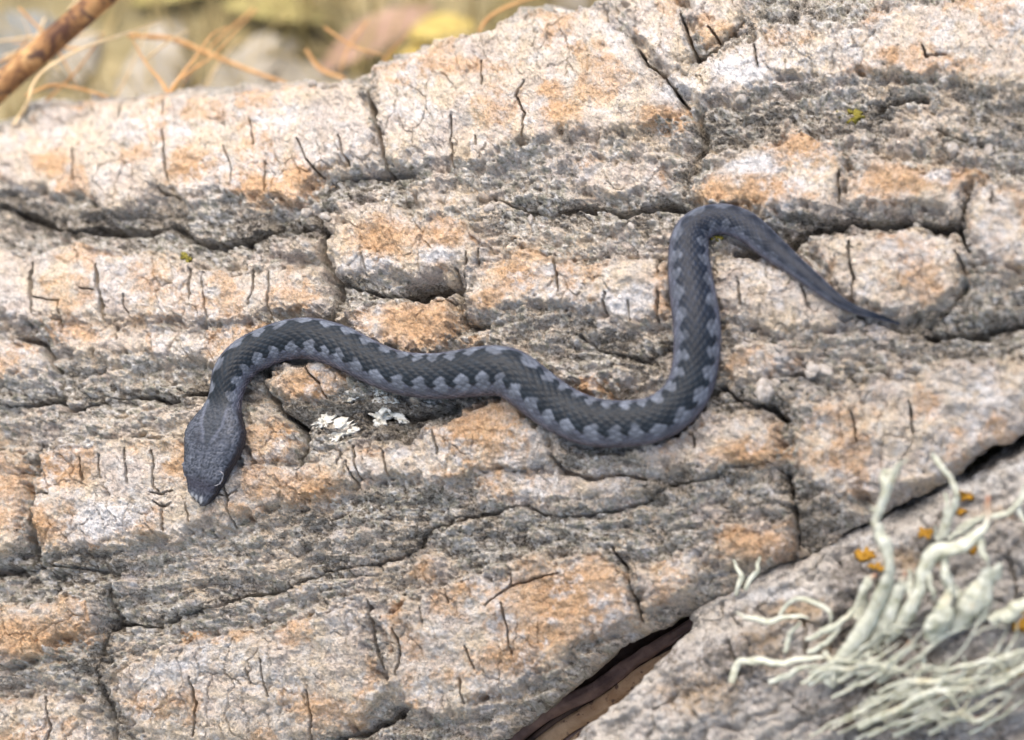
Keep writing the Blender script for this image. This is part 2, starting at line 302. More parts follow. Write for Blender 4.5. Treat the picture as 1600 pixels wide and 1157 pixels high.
# open checks across the plates: (depth, half width, line)
CRACKS = [
 (44, 4.5, [(570, 125), (578, 160), (592, 205), (602, 268)]), (22, 2.2, [(466, 218), (476, 246), (500, 274)]), (16, 1.8, [(533, 215), (540, 245), (548, 262)]),
 (28, 2.8, [(256, 206), (260, 240), (263, 284)]), (18, 2.4, [(115, 232), (116, 262), (115, 282)]), (16, 2.0, [(393, 188), (397, 228)]), (14, 1.6, [(256, 158), (257, 180)]),
 (12, 1.5, [(148, 160), (147, 174)]), (12, 1.5, [(187, 160), (188, 186)]), (10, 1.4, [(350, 228), (364, 260), (366, 288)]), (16, 2, [(245, 290), (250, 300), (272, 304)]), (12, 1.5, [(415, 255), (416, 300)]),
 (20, 2.4, [(708, 184), (706, 222), (709, 262)]), (14, 1.8, [(822, 130), (808, 152), (822, 180), (816, 212)]), (14, 2, [(754, 98), (757, 138)]), (12, 1.5, [(744, 214), (745, 228)]),
 (30, 3.4, [(996, 72), (1008, 96), (1036, 116), (1056, 146), (1078, 170)]), (24, 3, [(1066, 24), (1076, 60), (1088, 92), (1120, 78), (1162, 34)]),
 (14, 2.2, [(1108, 44), (1124, 66)]), (12, 2, [(1180, 70), (1186, 110)]), (14, 2.4, [(1440, 70), (1446, 90), (1480, 88)]), (16, 2.5, [(1312, 268), (1308, 316)]), (30, 4, [(1514, 298), (1508, 324), (1496, 350), (1506, 376), (1514, 394)]),
 (18, 2.4, [(1325, 378), (1328, 410), (1334, 436), (1330, 464)]), (14, 2, [(1492, 392), (1506, 420)]), (12, 2, [(1152, 430), (1156, 476)]), (10, 1.6, [(1252, 446), (1262, 482)]), (14, 2, [(1550, 300), (1548, 322)]),
 (18, 2.4, [(1420, 625), (1428, 680)]), (12, 1.6, [(1330, 640), (1340, 690)]),
 (40, 4.2, [(54, 411), (48, 440), (52, 490)]), (40, 4.6, [(153, 414), (157, 455), (162, 500)]), (20, 2.2, [(294, 418), (296, 468)]), (16, 1.8, [(396, 421), (395, 462), (390, 478)]), (18, 2.0, [(419, 425), (421, 490)]),
 (12, 1.5, [(54, 465), (80, 470), (96, 474), (96, 492)]), (12, 1.5, [(316, 424), (318, 460), (324, 506)]), (12, 1.4, [(150, 455), (130, 452)]), (12, 1.6, [(176, 500), (178, 522), (184, 530)]), (12, 1.4, [(94, 500), (94, 522)]), (12, 1.5, [(42, 502), (40, 522)]),
 (12, 1.4, [(195, 460), (192, 478), (200, 490)]),
 (18, 2.4, [(730, 396), (726, 420), (722, 432)]), (18, 2.4, [(749, 382), (746, 412)]), (14, 2, [(864, 396), (868, 430), (874, 456)]), (14, 1.8, [(947, 458), (944, 492)]), (22, 2.6, [(1027, 456), (1027, 500)]), (12, 1.8, [(982, 470), (984, 500)]), (12, 1.8, [(1028, 404), (1030, 428)]),
 (10, 1.5, [(569, 398), (573, 424)]), (14, 1.8, [(478, 565), (484, 582), (500, 600), (508, 622)]), (12, 1.6, [(702, 470), (690, 466), (676, 468)]),
 (60, 8.0, [(54, 690), (50, 745), (46, 800), (40, 882)]), (16, 1.8, [(126, 716), (127, 756)]), (12, 1.4, [(156, 712), (157, 746)]), (16, 1.6, [(196, 702), (201, 758)]), (16, 1.8, [(240, 704), (243, 762), (252, 774), (272, 768)]), (10, 1.3, [(252, 774), (236, 770)]),
 (18, 1.8, [(256, 790), (255, 806), (257, 830)]), (10, 1.3, [(244, 786), (256, 794), (270, 788)]), (10, 1.3, [(294, 788), (298, 815)]), (22, 2.2, [(352, 760), (357, 790), (362, 822)]), (10, 1.3, [(340, 774), (356, 776), (370, 768)]),
 (26, 2.8, [(467, 690), (463, 718), (465, 746)]), (20, 2.0, [(530, 698), (530, 728)]), (18, 1.8, [(550, 696), (556, 722), (562, 746)]), (12, 1.4, [(542, 722), (550, 746), (558, 756)]), (18, 2.0, [(598, 704), (602, 722), (606, 742)]), (12, 1.4, [(574, 690), (576, 712)]),
 (14, 1.8, [(676, 668), (682, 690), (684, 710)]), (12, 1.4, [(56, 772), (78, 772)]), (14, 1.6, [(1082, 676), (1084, 700)]),
 (36, 3.8, [(572, 938), (578, 972), (586, 1010), (600, 1046)]), (22, 2.4, [(616, 984), (628, 1012), (622, 1056)]), (20, 2.2, [(786, 942), (794, 985), (800, 1022)]), (14, 1.8, [(760, 948), (780, 930), (800, 916), (840, 904), (876, 896)]), (12, 1.5, [(798, 918), (800, 900)]),
 (24, 3, [(950, 852), (976, 888), (990, 930), (1002, 970)]), (16, 2, [(728, 1010), (736, 1032), (742, 1046)]), (12, 1.5, [(410, 1030), (414, 1062), (422, 1090)]), (12, 1.5, [(386, 1046), (392, 1070)]), (12, 1.5, [(660, 950), (664, 975)]), (12, 1.6, [(700, 920), (704, 944)]),
 (18, 2.2, [(300, 1060), (310, 1100), (300, 1150)]), (18, 2.2, [(480, 1080), (490, 1120), (484, 1160)]), (16, 2.2, [(720, 1060), (726, 1100)]), (18, 2.2, [(70, 1090), (80, 1140), (72, 1200)]), (14, 1.8, [(84, 894), (82, 916), (76, 930)]),
]
ORANGE = [(85, 255, 26, 18, 1), (220, 245, 26, 14, .7), (300, 262, 34, 22, .9), (410, 292, 48, 20, 1), (465, 285, 36, 22, .9), (125, 160, 40, 10, .5), (700, 108, 110, 12, .6), (864, 148, 20, 12, 1.1), (876, 180, 26, 18, .9), (1044, 188, 34, 16, .9), (780, 170, 40, 50, .4),
          (1260, 232, 46, 26, .9), (1120, 300, 36, 22, .9), (1190, 302, 60, 20, .9), (1400, 282, 60, 24, .8), (1500, 278, 40, 16, .7), (1390, 90, 14, 12, 1), (1120, 45, 50, 10, .5), (1365, 30, 20, 16, .6), (1420, 430, 50, 28, .5),
          (600, 378, 46, 24, .95), (560, 380, 26, 16, .6), (690, 375, 40, 14, .8), (800, 430, 34, 34, .8), (828, 408, 40, 14, .7), (765, 465, 26, 14, .7), (900, 425, 40, 40, .4), (660, 508, 56, 30, 1.15), (590, 505, 40, 16, .5), (480, 606, 34, 20, 1.15), (520, 590, 24, 20, .6),
          (235, 445, 40, 30, .55), (450, 465, 30, 20, .55), (100, 515, 60, 14, .6), (125, 522, 30, 10, .6), (240, 500, 60, 12, .35), (435, 680, 24, 18, .8), (926, 606, 28, 14, 1.2),
          (90, 735, 46, 24, .9), (70, 820, 36, 30, .75), (205, 830, 44, 12, .7), (280, 725, 26, 16, .7), (20, 750, 26, 60, .6), (480, 762, 50, 22, .75), (745, 675, 60, 34, .85), (780, 645, 40, 20, .7), (380, 800, 30, 12, .5), (660, 640, 40, 14, .5), (140, 855, 10, 6, 1),
          (1180, 708, 56, 18, 1), (40, 1000, 90, 26, 1), (110, 960, 40, 20, .5), (660, 890, 16, 14, .9), (730, 925, 34, 10, .8), (875, 935, 80, 42, 1.0), (850, 985, 60, 30, .8), (920, 900, 50, 16, .9), (800, 1030, 60, 20, .7), (620, 955, 12, 20, .8), (1170, 845, 46, 20, 1.1),
          (640, 1000, 30, 30, .4), (300, 990, 24, 12, .6), (720, 1055, 30, 12, .5), (1320, 650, 50, 24, .4), (1460, 650, 14, 12, .6), (1300, 720, 60, 20, .4), (1030, 905, 20, 30, .4), (250, 1100, 50, 20, .5), (500, 1110, 40, 26, .6), (20, 1150, 60, 20, .6)]
WHITE = [(260, 205, 80, 22, .6), (420, 190, 60, 30, .6), (640, 175, 60, 22, .6), (880, 70, 40, 20, .6), (1060, 140, 40, 24, .8), (1160, 110, 60, 26, .85), (1250, 95, 60, 26, .6), (1180, 262, 50, 22, .8), (1240, 290, 30, 20, .7), (1470, 270, 30, 14, .8), (1540, 340, 30, 40, .5),
         (580, 415, 60, 14, .7), (690, 405, 30, 16, .7), (980, 470, 50, 24, .8), (1010, 480, 20, 20, .6), (170, 815, 52, 30, 1.05), (210, 800, 40, 20, .7), (30, 550, 40, 14, .6), (120, 780, 40, 14, .4), (520, 700, 60, 10, .4), (1540, 620, 50, 40, .6), (1180, 765, 30, 10, .8), (1010, 860, 30, 10, .8),
         (670, 985, 60, 24, .45), (940, 945, 24, 12, .7), (280, 1045, 60, 20, .7), (380, 1030, 60, 16, .5), (340, 830, 60, 12, .4), (1190, 435, 40, 18, .6), (1400, 390, 60, 20, .4), (910, 725, 30, 14, .6), (700, 190, 30, 30, .4), (1290, 30, 40, 14, .6), (1560, 20, 60, 20, .4)]
# crusts of grey lichen and darker stretches along the furrows (+), cleaner, tan places (-)
CRUST = [(40, 318, 66, 26, .45), (270, 350, 190, 20, .34), (620, 446, 90, 13, .5), (90, 886, 66, 26, .45), (1320, 346, 170, 12, .45), (1190, 190, 120, 24, .34), (1480, 502, 110, 22, .4), (1420, 185, 110, 16, .3), (520, 300, 60, 26, .35), (600, 652, 80, 20, .75), (500, 650, 50, 22, .6), (1150, 610, 60, 20, .35), (960, 550, 80, 30, .25), (740, 835, 110, 18, .25), (100, 1040, 60, 12, .5), (150, 610, 130, 14, .2),
         (60, 180, 60, 14, .5), (330, 150, 60, 12, .6), (560, 140, 40, 18, .6), (205, 225, 14, 8, .8), (500, 175, 60, 10, .3), (1250, 20, 90, 22, .5), (1340, 95, 60, 20, .2), (330, 205, 40, 14, .2), (150, 195, 60, 10, .25),
         (250, 540, 160, 22, -.35), (380, 560, 40, 30, .1), (90, 590, 70, 26, .2), (600, 300, 70, 26, .15), (620, 790, 120, 36, .2), (880, 850, 240, 30, .25), (700, 980, 50, 20, .35), (1160, 470, 60, 40, -.2), (1220, 560, 60, 20, -.3), (1400, 600, 90, 14, .3), (820, 240, 60, 20, -.15),
         (660, 230, 50, 10, -.2), (980, 230, 70, 20, -.3), (930, 370, 80, 16, -.2), (820, 370, 60, 20, -.15), (180, 660, 150, 20, -.25), (250, 680, 90, 16, -.2), (260, 890, 140, 20, -.15), (1480, 380, 20, 20, .2), (1440, 80, 80, 30, .1), (1100, 790, 90, 30, .15), (1300, 800, 60, 30, .3), (440, 1000, 40, 16, .2),
         (780, 750, 60, 16, -.1), (1000, 640, 60, 20, .0), (560, 770, 70, 18, -.1), (430, 830, 120, 14, -.1)]

def seg_dist(x, y, pts):
    best = np.full(x.shape, 1e9, np.float32)
    for (x0, y0), (x1, y1) in zip(pts[:-1], pts[1:]):
        dx, dy = x1 - x0, y1 - y0; t = np.clip(((x - x0) * dx + (y - y0) * dy) / (dx * dx + dy * dy), 0, 1)
        best = np.minimum(best, np.hypot(x - x0 - t * dx, y - y0 - t * dy))
    return best
def poly_sd(x, y, pts):
    p = pts + [pts[0]]; d = seg_dist(x, y, p); ins = np.zeros(x.shape, bool)
    for (x0, y0), (x1, y1) in zip(p[:-1], p[1:]):
        if y0 == y1: continue
        ins ^= ((y0 > y) != (y1 > y)) & (x < (x1 - x0) * (y - y0) / (y1 - y0) + x0)
    return np.where(ins, d, -d)
def box_of(x, y, pts, mrg):
    xs = [p[0] for p in pts]; ys = [p[1] for p in pts]
    i = np.where((x[0] > min(xs) - mrg) & (x[0] < max(xs) + mrg))[0]; j = np.where((y[:, 0] > min(ys) - mrg) & (y[:, 0] < max(ys) + mrg))[0]
    if len(i) == 0 or len(j) == 0: return None
    return slice(j[0], j[-1] + 1), slice(i[0], i[-1] + 1)
def blobs(x, y, lst):
    m = np.zeros(x.shape, np.float32)
    for cx, cy, rx, ry, k in lst:
        bx = box_of(x, y, [(cx - rx * 2.2, cy - ry * 2.2), (cx + rx * 2.2, cy + ry * 2.2)], 20)
        if bx is None: continue
        q = ((x[bx] - cx) / rx) ** 2 + ((y[bx] - cy) / ry) ** 2
        g = k * np.exp(-q * 0.7)
        m[bx] = np.where(np.abs(g) > np.abs(m[bx]), g, m[bx])
    return m
def axis_coords(lo, f0, f1, hi, fine, coarse):
    return np.concatenate([np.arange(lo, f0, coarse), np.arange(f0, f1, fine), np.arange(f1, hi, coarse)])

# ---- height field of the big log
gx = np.concatenate([np.arange(-880, -24, 10.0), np.arange(-24, 900, 1.32), np.arange(900, 1624, 2.1), np.arange(1624, 2400, 10.0)])
gy = np.concatenate([np.arange(-420, -24, 9.0), np.arange(-24, 130, 1.9), np.arange(130, 1070, 1.42), np.arange(1070, 1182, 2.0), np.arange(1182, 1700, 11.0)])
X, Y = np.meshgrid(gx, gy); X = X.astype(np.float32); Y = Y.astype(np.float32)
WX = X + 8 * fbm(X, Y, 46, 4, 1) + 2.2 * fbm(X, Y, 9, 2, 3); WY = Y + 8 * fbm(X, Y, 46, 4, 5) + 2.2 * fbm(X, Y, 9, 2, 7)
CX = X + 1.5 * fbm(X, Y, 14, 3, 11); CY = Y + 1.2 * fbm(X, Y, 16, 3, 13)

# the plates
lab = np.full(X.shape, -1, np.int16); prof = np.zeros(X.shape, np.float32); ph = np.zeros(X.shape, np.float32); bestsd = np.full(X.shape, -60, np.float32)
for i, (hp, pts) in enumerate(PLATES):
    bx = box_of(X, Y, pts, 60)
    if bx is None: continue
    sd = poly_sd(WX[bx], WY[bx], pts)
    up_ = sd > bestsd[bx]
    bestsd[bx] = np.where(up_, sd, bestsd[bx]); lab[bx] = np.where(up_ & (sd > -3), i, lab[bx]); ph[bx] = np.where(up_, hp, ph[bx])
edge_w = 8 + 10 * fbm(X, Y, 70, 3, 9)
rag = bestsd + 9 * fbm(X, Y, 21, 4, 0)
prof = sstep(-8, np.maximum(edge_w, 5), rag)
dome = 5 * np.sqrt(np.clip(bestsd, 0, 45) / 45)

big = fbm(X * 0.55, Y, 75, 3, 2)
flak = fbm(X * 0.7, Y, 34, 4, 4)
def terrace(f, k): return np.floor(f * k) + sstep(0.78, 1.0, f * k - np.floor(f * k))
terr = terrace(flak, 4); terr2 = terrace(fbm(X * 0.8, Y, 15, 3, 10), 3)                  # flaky terraces
fine = fbm(X, Y, 7, 3, 6)
f1, f2, cid = worley(X + 3 * fine, Y + 3 * fine, 11, 8)
gran = np.clip(1 - f1 * 1.35, 0, 1) ** 0.7 * sstep(0.35, 0.6, cid)                       # crumbs and lichen granules
e1, e2, eid = worley(X + 2 * fine, Y + 2 * fine, 6.5, 17)
gran2 = np.clip(1 - e1 * 1.3, 0, 1) ** 0.7 * sstep(0.45, 0.6, eid)
g1, g2, gid = worley(X * 0.62 + 9 * flak, Y + 9 * flak, 24, 14)
lump = np.sqrt(np.clip(g2 - g1, 0, 1))                                                # lumpy chips in the hollows
AXC, AXS = math.cos(0.16), math.sin(0.16)
UA, VA = X * AXC - Y * AXS, X * AXS + Y * AXC
strat = terrace(fbm(UA * 0.16 + 40 * big, VA + 10 * big, 17, 3, 3), 3)                     # corky layers running along the log
zone = -20 + 3.6 * strat + 9 * big + 3.2 * terr + 2.2 * terr2 + 10 * lump * sstep(0.15, 0.6, gid) + 7 * gran + 3.5 * gran2 + 3.0 * fine
h1, h2, hid = worley(X * 1.25 + 7 * fbm(X, Y, 22, 3, 15), Y * 0.7 + 7 * fbm(X, Y, 22, 3, 17), 44, 16)
hair = np.clip(1 - (h2 - h1) * 44 / 2.2, 0, 1) * sstep(0.0, 0.5, fbm(X, Y, 90, 2, 18) + 0.2)
k1, k2_, kid = worley(X + 5 * fine, Y + 5 * fine, 15, 20)
craz = np.clip(1 - (k2_ - k1) * 15 / 1.8, 0, 1) * sstep(0.1, 0.5, fbm(X, Y, 55, 3, 1))
plate = ph + dome + 0.8 * strat * sstep(-0.1, 0.4, fbm(X, Y, 80, 2, 13)) + 5 * big + 1.7 * terr + 1.1 * terr2 + 2.0 * fine - 7 * hair - 3 * craz + 4 * gran * sstep(-0.1, 0.5, fbm(X, Y, 70, 3, 19))
Hm = zone + (plate - zone) * prof
# crumbly break-down of the plate rims
rim = np.exp(-((bestsd - 5) / 7.0) ** 2)
Hm += rim * (7 * gran - 4 + 9 * fbm(X, Y, 13, 4, 20) + 3 * terrace(fbm(X, Y, 11, 3, 15), 3))
FUR = np.zeros(X.shape, np.float32)
for dpt, hw, pts in FURROWS:
    bx = box_of(X, Y, pts, hw * 5 + 20)
    if bx is None: continue
    d = seg_dist(WX[bx] * 0.5 + CX[bx] * 0.5, WY[bx] * 0.5 + CY[bx] * 0.5, pts)
    brk = sstep(-0.55, 0.35, fbm(X[bx], Y[bx], 55, 3, 21)); hwv = hw * (0.2 + 0.75 * brk + 0.3 * fbm(X[bx], Y[bx], 16, 2, 2)); dpt = dpt * (0.45 + 0.55 * brk)
    FUR[bx] = np.maximum(FUR[bx], np.exp(-(d / (hw * 2.2 + 8)) ** 2))
    Hm[bx] -= dpt * 0.55 * np.exp(-(d / (hw * 2.6)) ** 2) + dpt * 1.7 * np.clip(1 - d / np.maximum(hwv, 1.6), 0, 1) ** 0.55
for dpt, hw, pts in CRACKS:
    bx = box_of(X, Y, pts, hw * 3 + 12)
    if bx is None: continue
    d = seg_dist(CX[bx], CY[bx], pts)
    endd = np.minimum(np.hypot(CX[bx] - pts[0][0], CY[bx] - pts[0][1]), np.hypot(CX[bx] - pts[-1][0], CY[bx] - pts[-1][1]))
    hwv = 0.74 * hw * (0.8 + 0.4 * fbm(X[bx], Y[bx], 12, 2, 22)) * (0.35 + 0.65 * sstep(0, 16, endd))
    Hm[bx] -= dpt * 3.4 * np.clip(1 - d / np.maximum(hwv, 0.95), 0, 1) ** 0.45 + 1.0 * np.exp(-(d / (hw * 2.0)) ** 2) - 0.9 * np.exp(-((d - hw * 2.2) / (hw * 0.9)) ** 2) * (fbm(X[bx], Y[bx], 20, 2, 4) + 0.4)
# the log turns away along its upper and lower edges
def edge_y(x, pts): return np.interp(x, [p[0] for p in pts], [p[1] for p in pts])
et = edge_y(X, TOP_EDGE) + 7 * fbm(X, Y, 40, 3, 10); eb_ = edge_y(X, BOT_EDGE) + 9 * fbm(X, Y, 44, 3, 12)
def drop(d): return np.where(d < -30, 0, np.where(d < 30, (d + 30) ** 2 / 46.0, 78.3 + (d - 30) * 5.5))
DRB = drop((Y - eb_) * 1.7 - 4)
DR = drop(et - Y - 6) + DRB
Hlog = Hm - DR
BASE = at(X, Y, 0.0)
POS = (BASE + n * Hlog[..., None] + eb * (0.62 * np.maximum(DRB - 20, 0))[..., None]) * UNIT

def surf_h(px, py, win=0):
    """height of the bark (above the rounded face) at picture points"""
    ix = np.clip(np.searchsorted(gx, px), 0, len(gx) - 1); iy = np.clip(np.searchsorted(gy, py), 0, len(gy) - 1)
    return Hlog[iy, ix]

fl = np.stack([X / 100, Y / 100, Hm / 100], -1)
crumb = np.maximum(gran, 0.9 * gran2) * sstep(-0.35, 0.25, fbm(X, Y, 38, 3, 12)) * sstep(10, -4, bestsd + 8 * fbm(X, Y, 24, 3, 6)) * (1 - np.exp(-((X - 575) / 100) ** 4 - ((Y - 650) / 34) ** 4))
orange = blobs(WX, WY, ORANGE); white = blobs(WX, WY, WHITE); crust = blobs(WX, WY, CRUST)
fz = fbm(X * 0.7, Y, 48, 4, 23)
film = 0.33 * sstep(8, -20, bestsd + 15 * fz) + 0.24 * sstep(6, -8, bestsd + 8 * fz) + 0.27 * FUR - 0.42 * sstep(0.55, 0.8, gid) * sstep(0.2, 0.6, lump) * sstep(6, -6, bestsd) + crust + 0.16 * fbm(X, Y, 60, 3, 8)
film = film - 0.09 * sstep(2, 14, bestsd)
pale_k = sstep(-0.05, 0.45, fbm(X, Y, 64, 4, 21)) * 0.45
white = np.maximum(white, pale_k); orange = np.maximum(orange, 0.44 * sstep(0.08, 0.6, fbm(X, Y, 58, 3, 17)) * sstep(0, 8, bestsd))
# vertex normals of the whole field, so that neighbouring plates shade without a seam
dx = np.gradient(POS, axis=1); dy = np.gradient(POS, axis=0); NR = np.cross(dy, dx); NR /= np.linalg.norm(NR, axis=-1, keepdims=True) + 1e-20
if (NR[NR.shape[0] // 2, NR.shape[1] // 2] @ n) < 0: NR = -NR

nyv, nxv = X.shape
idx = np.arange(nyv * nxv).reshape(nyv, nxv)
Q = np.stack([idx[:-1, :-1], idx[1:, :-1], idx[1:, 1:], idx[:-1, 1:]], -1).reshape(-1, 4)
ql = lab[:-1, :-1].reshape(-1); keep = (np.maximum.reduce([DR[:-1, :-1], DR[1:, 1:], DR[1:, :-1], DR[:-1, 1:]]) < 1150).reshape(-1)
flatP = POS.reshape(-1, 3); flatN = NR.reshape(-1, 3); flatF = fl.reshape(-1, 3); fo, fw, fg, fcr = orange.ravel(), white.ravel(), film.ravel(), crumb.ravel()
def sub_mesh(name, sel, origin):
    q = Q[sel]; u, inv = np.unique(q, return_inverse=True)
    return mesh_np(name, flatP[u] - np.asarray(origin), inv.reshape(q.shape), {'flat': ('FLOAT_VECTOR', flatF[u]), 'orange': ('FLOAT', fo[u]), 'white': ('FLOAT', fw[u]), 'film': ('FLOAT', fg[u]), 'crumb': ('FLOAT', fcr[u])}, flatN[u])

GROUND_Z = -1050.0
log_o = at(760, 620, -300) * UNIT; log_o[2] = GROUND_Z * UNIT
LOG = empty('fallen_log', log_o)
tag(LOG, 'fallen log with thick cracked tan and grey bark plates under the snake', 'log')
fb = link('furrow_bark', sub_mesh('furrow_bark', keep & (ql < 0), log_o), M_BARK); fb.parent = LOG
for i in range(len(PLATES)):
    sel = keep & (ql == i)
    if sel.sum() < 60: continue
    o = link('bark_plate', sub_mesh('bark_plate', sel, log_o), M_BARK); o.parent = LOG

# ------------------------------------------------------------------ the viper
PATH = [(313, 783, 6), (316, 770, 40), (321, 748, 62), (328, 715, 86), (336, 685, 94), (344, 655, 74), (352, 624, 54), (361, 586, 60), (382, 560, 62), (421, 540, 62), (453, 531, 64), (486, 529, 65), (532, 542, 66), (573, 563, 65), (621, 582, 66), (682, 588, 70), (756, 580, 76), (794, 582, 76), (829, 606, 75),
        (869, 636, 74), (917, 658, 74), (970, 663, 70), (1027, 654, 68), (1068, 622, 67), (1086, 576, 68), (1089, 509, 70), (1080, 445, 67), (1076, 400, 61), (1078, 370, 56), (1092, 352, 51), (1127, 342, 47), (1165, 354, 46), (1205, 387, 40), (1235, 411, 32), (1264, 434, 27), (1291, 456, 22), (1324, 479, 15), (1367, 494, 10), (1408, 507, 3)]
def catmull(P, per=24):
    P = np.array(P, float); E = np.vstack([2 * P[0] - P[1], P, 2 * P[-1] - P[-2]]); out = []
    for i in range(1, len(E) - 2):
        t = np.linspace(0, 1, per, endpoint=False)[:, None]; a, b, c, d = E[i - 1:i + 3]
        out.append(0.5 * ((2 * b) + (-a + c) * t + (2 * a - 5 * b + 4 * c - d) * t ** 2 + (-a + 3 * b - 3 * c + d) * t ** 3))
    return np.vstack(out + [P[-1:]])
def smooth1(v, k):
    if k < 1: return v
    r = int(k * 3); w = np.exp(-0.5 * (np.arange(-r, r + 1) / k) ** 2); w /= w.sum()
    return np.convolve(np.concatenate([np.full(r, v[0]), v, np.full(r, v[-1])]), w, 'valid')
C = catmull(PATH)
sl = np.concatenate([[0], np.cumsum(np.hypot(*np.diff(C[:, :2], axis=0).T))]); L = sl[-1]
ST = 1.6; s = np.arange(0, L, ST)
cx, cy, cw = (np.interp(s, sl, C[:, k]) for k in range(3))
cx[8:-8] = smooth1(cx, 6)[8:-8]; cy[8:-8] = smooth1(cy, 6)[8:-8]
HEAD_HW = [(0, 2), (1.5, 10), (4, 15.5), (9, 20.5), (16, 24.5), (26, 28), (36, 32), (44, 34.5), (54, 38), (68, 43.5), (86, 49), (102, 51.5), (116, 49), (130, 41), (142, 33), (156, 28), (172, 27), (195, 28.5)]
HEAD_HH = [(0, 0.5), (1.5, 5), (4, 9), (9, 12.5), (16, 14), (30, 16.5), (44, 19), (60, 20), (90, 21.5), (116, 22), (142, 22), (170, 24), (195, 27)]
hw = cw / 2 * 1.02; hh = hw * 0.93
k = sstep(160, 195, s)
hw = np.interp(s, *zip(*HEAD_HW)) * (1 - k) + hw * k; hh = np.interp(s, *zip(*HEAD_HH)) * (1 - k) + hh * k
# height of the belly over the bark: rests on the high points
hs = np.stack([surf_h(cx + a, cy + 8 + b) for a in (-14, 0, 14) for b in (-10, 0, 12)]).max(0)
hs = np.array([hs[max(0, i - 14):i + 15].max() for i in range(len(s))]); hs = smooth1(hs, 26)
hs = np.where(s > L - 260, smooth1(np.stack([surf_h(cx + a, cy + b) for a in (-8, 0, 8) for b in (-6, 0, 6)]).max(0), 8) * sstep(L - 260, L - 170, s) + hs * (1 - sstep(L - 260, L - 170, s)), hs)
hc = hs - 11 + hh * 0.9 + 11 * sstep(L - 240, L - 120, s)
hc = hc + 5 * np.exp(-((s - 110) / 50) ** 2)
CEN = at(cx, cy, hc)
T = np.gradient(CEN, axis=0); T /= np.linalg.norm(T, axis=1)[:, None]
headk = 1 - sstep(110, 300, s)
hup = n * 0.45 - fwd * 0.8 - rgt * 0.42; hup /= np.linalg.norm(hup)
vert = sstep(1050, 1150, s) * (1 - sstep(1330, 1420, s))
upd = np.array([0, -math.cos(math.radians(71)), math.sin(math.radians(71))])[None] * (1 - headk)[:, None] + hup[None] * headk[:, None]
UPV = upd - (upd * T).sum(1)[:, None] * T; UPV /= np.linalg.norm(UPV, axis=1)[:, None]
LAT = np.cross(T, UPV)
NA = 132
th = np.linspace(-math.pi, math.pi, NA, endpoint=False)
TH, SS = np.meshgrid(th, s)
hk = (1 - sstep(120, 175, SS))                                  # 1 on the head
ex = 2.0 + 0.9 * hk
ct, st_ = np.cos(TH), np.sin(TH)
rad = (np.abs(ct) ** ex + np.abs(st_) ** ex) ** (-1 / ex)
yy = ct * rad; xx = st_ * rad
yy = np.where(yy < -0.72, -0.72 + (yy + 0.72) * 0.25, yy)       # flat belly
yy = np.where((hk > 0) & (yy > 0), yy * (1 - 0.10 * hk * (np.abs(xx) < 0.6) * (1 - (xx / 0.6) ** 2)), yy)
# brow ridges and snout edge
brow = np.exp(-((SS - 44) / 12) ** 2) * np.exp(-((np.abs(TH) - 0.92) / 0.20) ** 2)
eyehol = np.exp(-((SS - 43) / 6) ** 2) * np.exp(-((np.abs(TH) - 1.42) / 0.22) ** 2)
snout = np.exp(-((SS - 10) / 7) ** 2) * np.exp(-(TH / 0.9) ** 2)
# scales: rows of keeled, overlapping scales on a half-offset lattice
row_w = 0.21
lenS = 8.6
def lattice(u, v):
    best = np.full(u.shape, 9.0); du = np.zeros(u.shape); dv = np.zeros(u.shape)
    for oa, ob in ((0, 0), (0.5, 0.5)):
        a = u - oa - np.round(u - oa); b = v - ob - np.round(v - ob); d = np.abs(a) + np.abs(b); m = d < best
        best = np.where(m, d, best); du = np.where(m, a, du); dv = np.where(m, b, dv)
    return best, du, dv
lscale = np.clip(hw / 34, 0.3, 1.1)
ucoord = np.cumsum(ST / (lenS * lscale)); U = np.repeat(ucoord[:, None], NA, 1)
bd, du, dv = lattice(U / 1.75, TH / (row_w * 1.45))
sc_h = (0.5 - bd) * 2
keel = np.exp(-(dv / 0.07) ** 2) * (bd < 0.42)
sidek = sstep(0.0, 1.2, np.abs(TH))
disp = (1.15 * np.clip(sc_h, 0, 1) ** 0.6 + 0.55 * keel * (1 - 0.6 * sidek) + 0.5 * du) * np.clip(lscale, 0.3, 1)[:, None]
sx_, sy_ = xx * hw[:, None], yy * hh[:, None]
arc = np.cumsum(np.hypot(np.diff(sx_, axis=1, prepend=sx_[:, -1:]), np.diff(sy_, axis=1, prepend=sy_[:, -1:])), 1); arc = arc - arc[:, NA // 2:NA // 2 + 1]
q1, q2, qid = worley((SS + 2 * fbm(SS, arc, 9, 2, 5)).astype(np.float32), (arc + 2 * fbm(SS, arc, 9, 2, 7)).astype(np.float32) + 400, 5.4, 3, 0.8)
disp_h = 2.3 * np.sqrt(np.clip(q2 - q1, 0, 1)) + 0.5 * (qid - 0.5)
disp = disp * (1 - hk) + disp_h * hk
disp = disp + 4.6 * brow - 3.4 * eyehol * 0.9 + 1.0 * snout
disp = np.where(np.abs(TH) > 2.5, disp * 0.2, disp)
disp *= np.clip(hw / 12, 0.0, 1)[:, None]
Rw = hw[:, None] + disp; Rh = hh[:, None] + disp
SP = CEN[:, None, :] + LAT[:, None, :] * (xx * Rw)[..., None] + UPV[:, None, :] * (yy * Rh)[..., None]
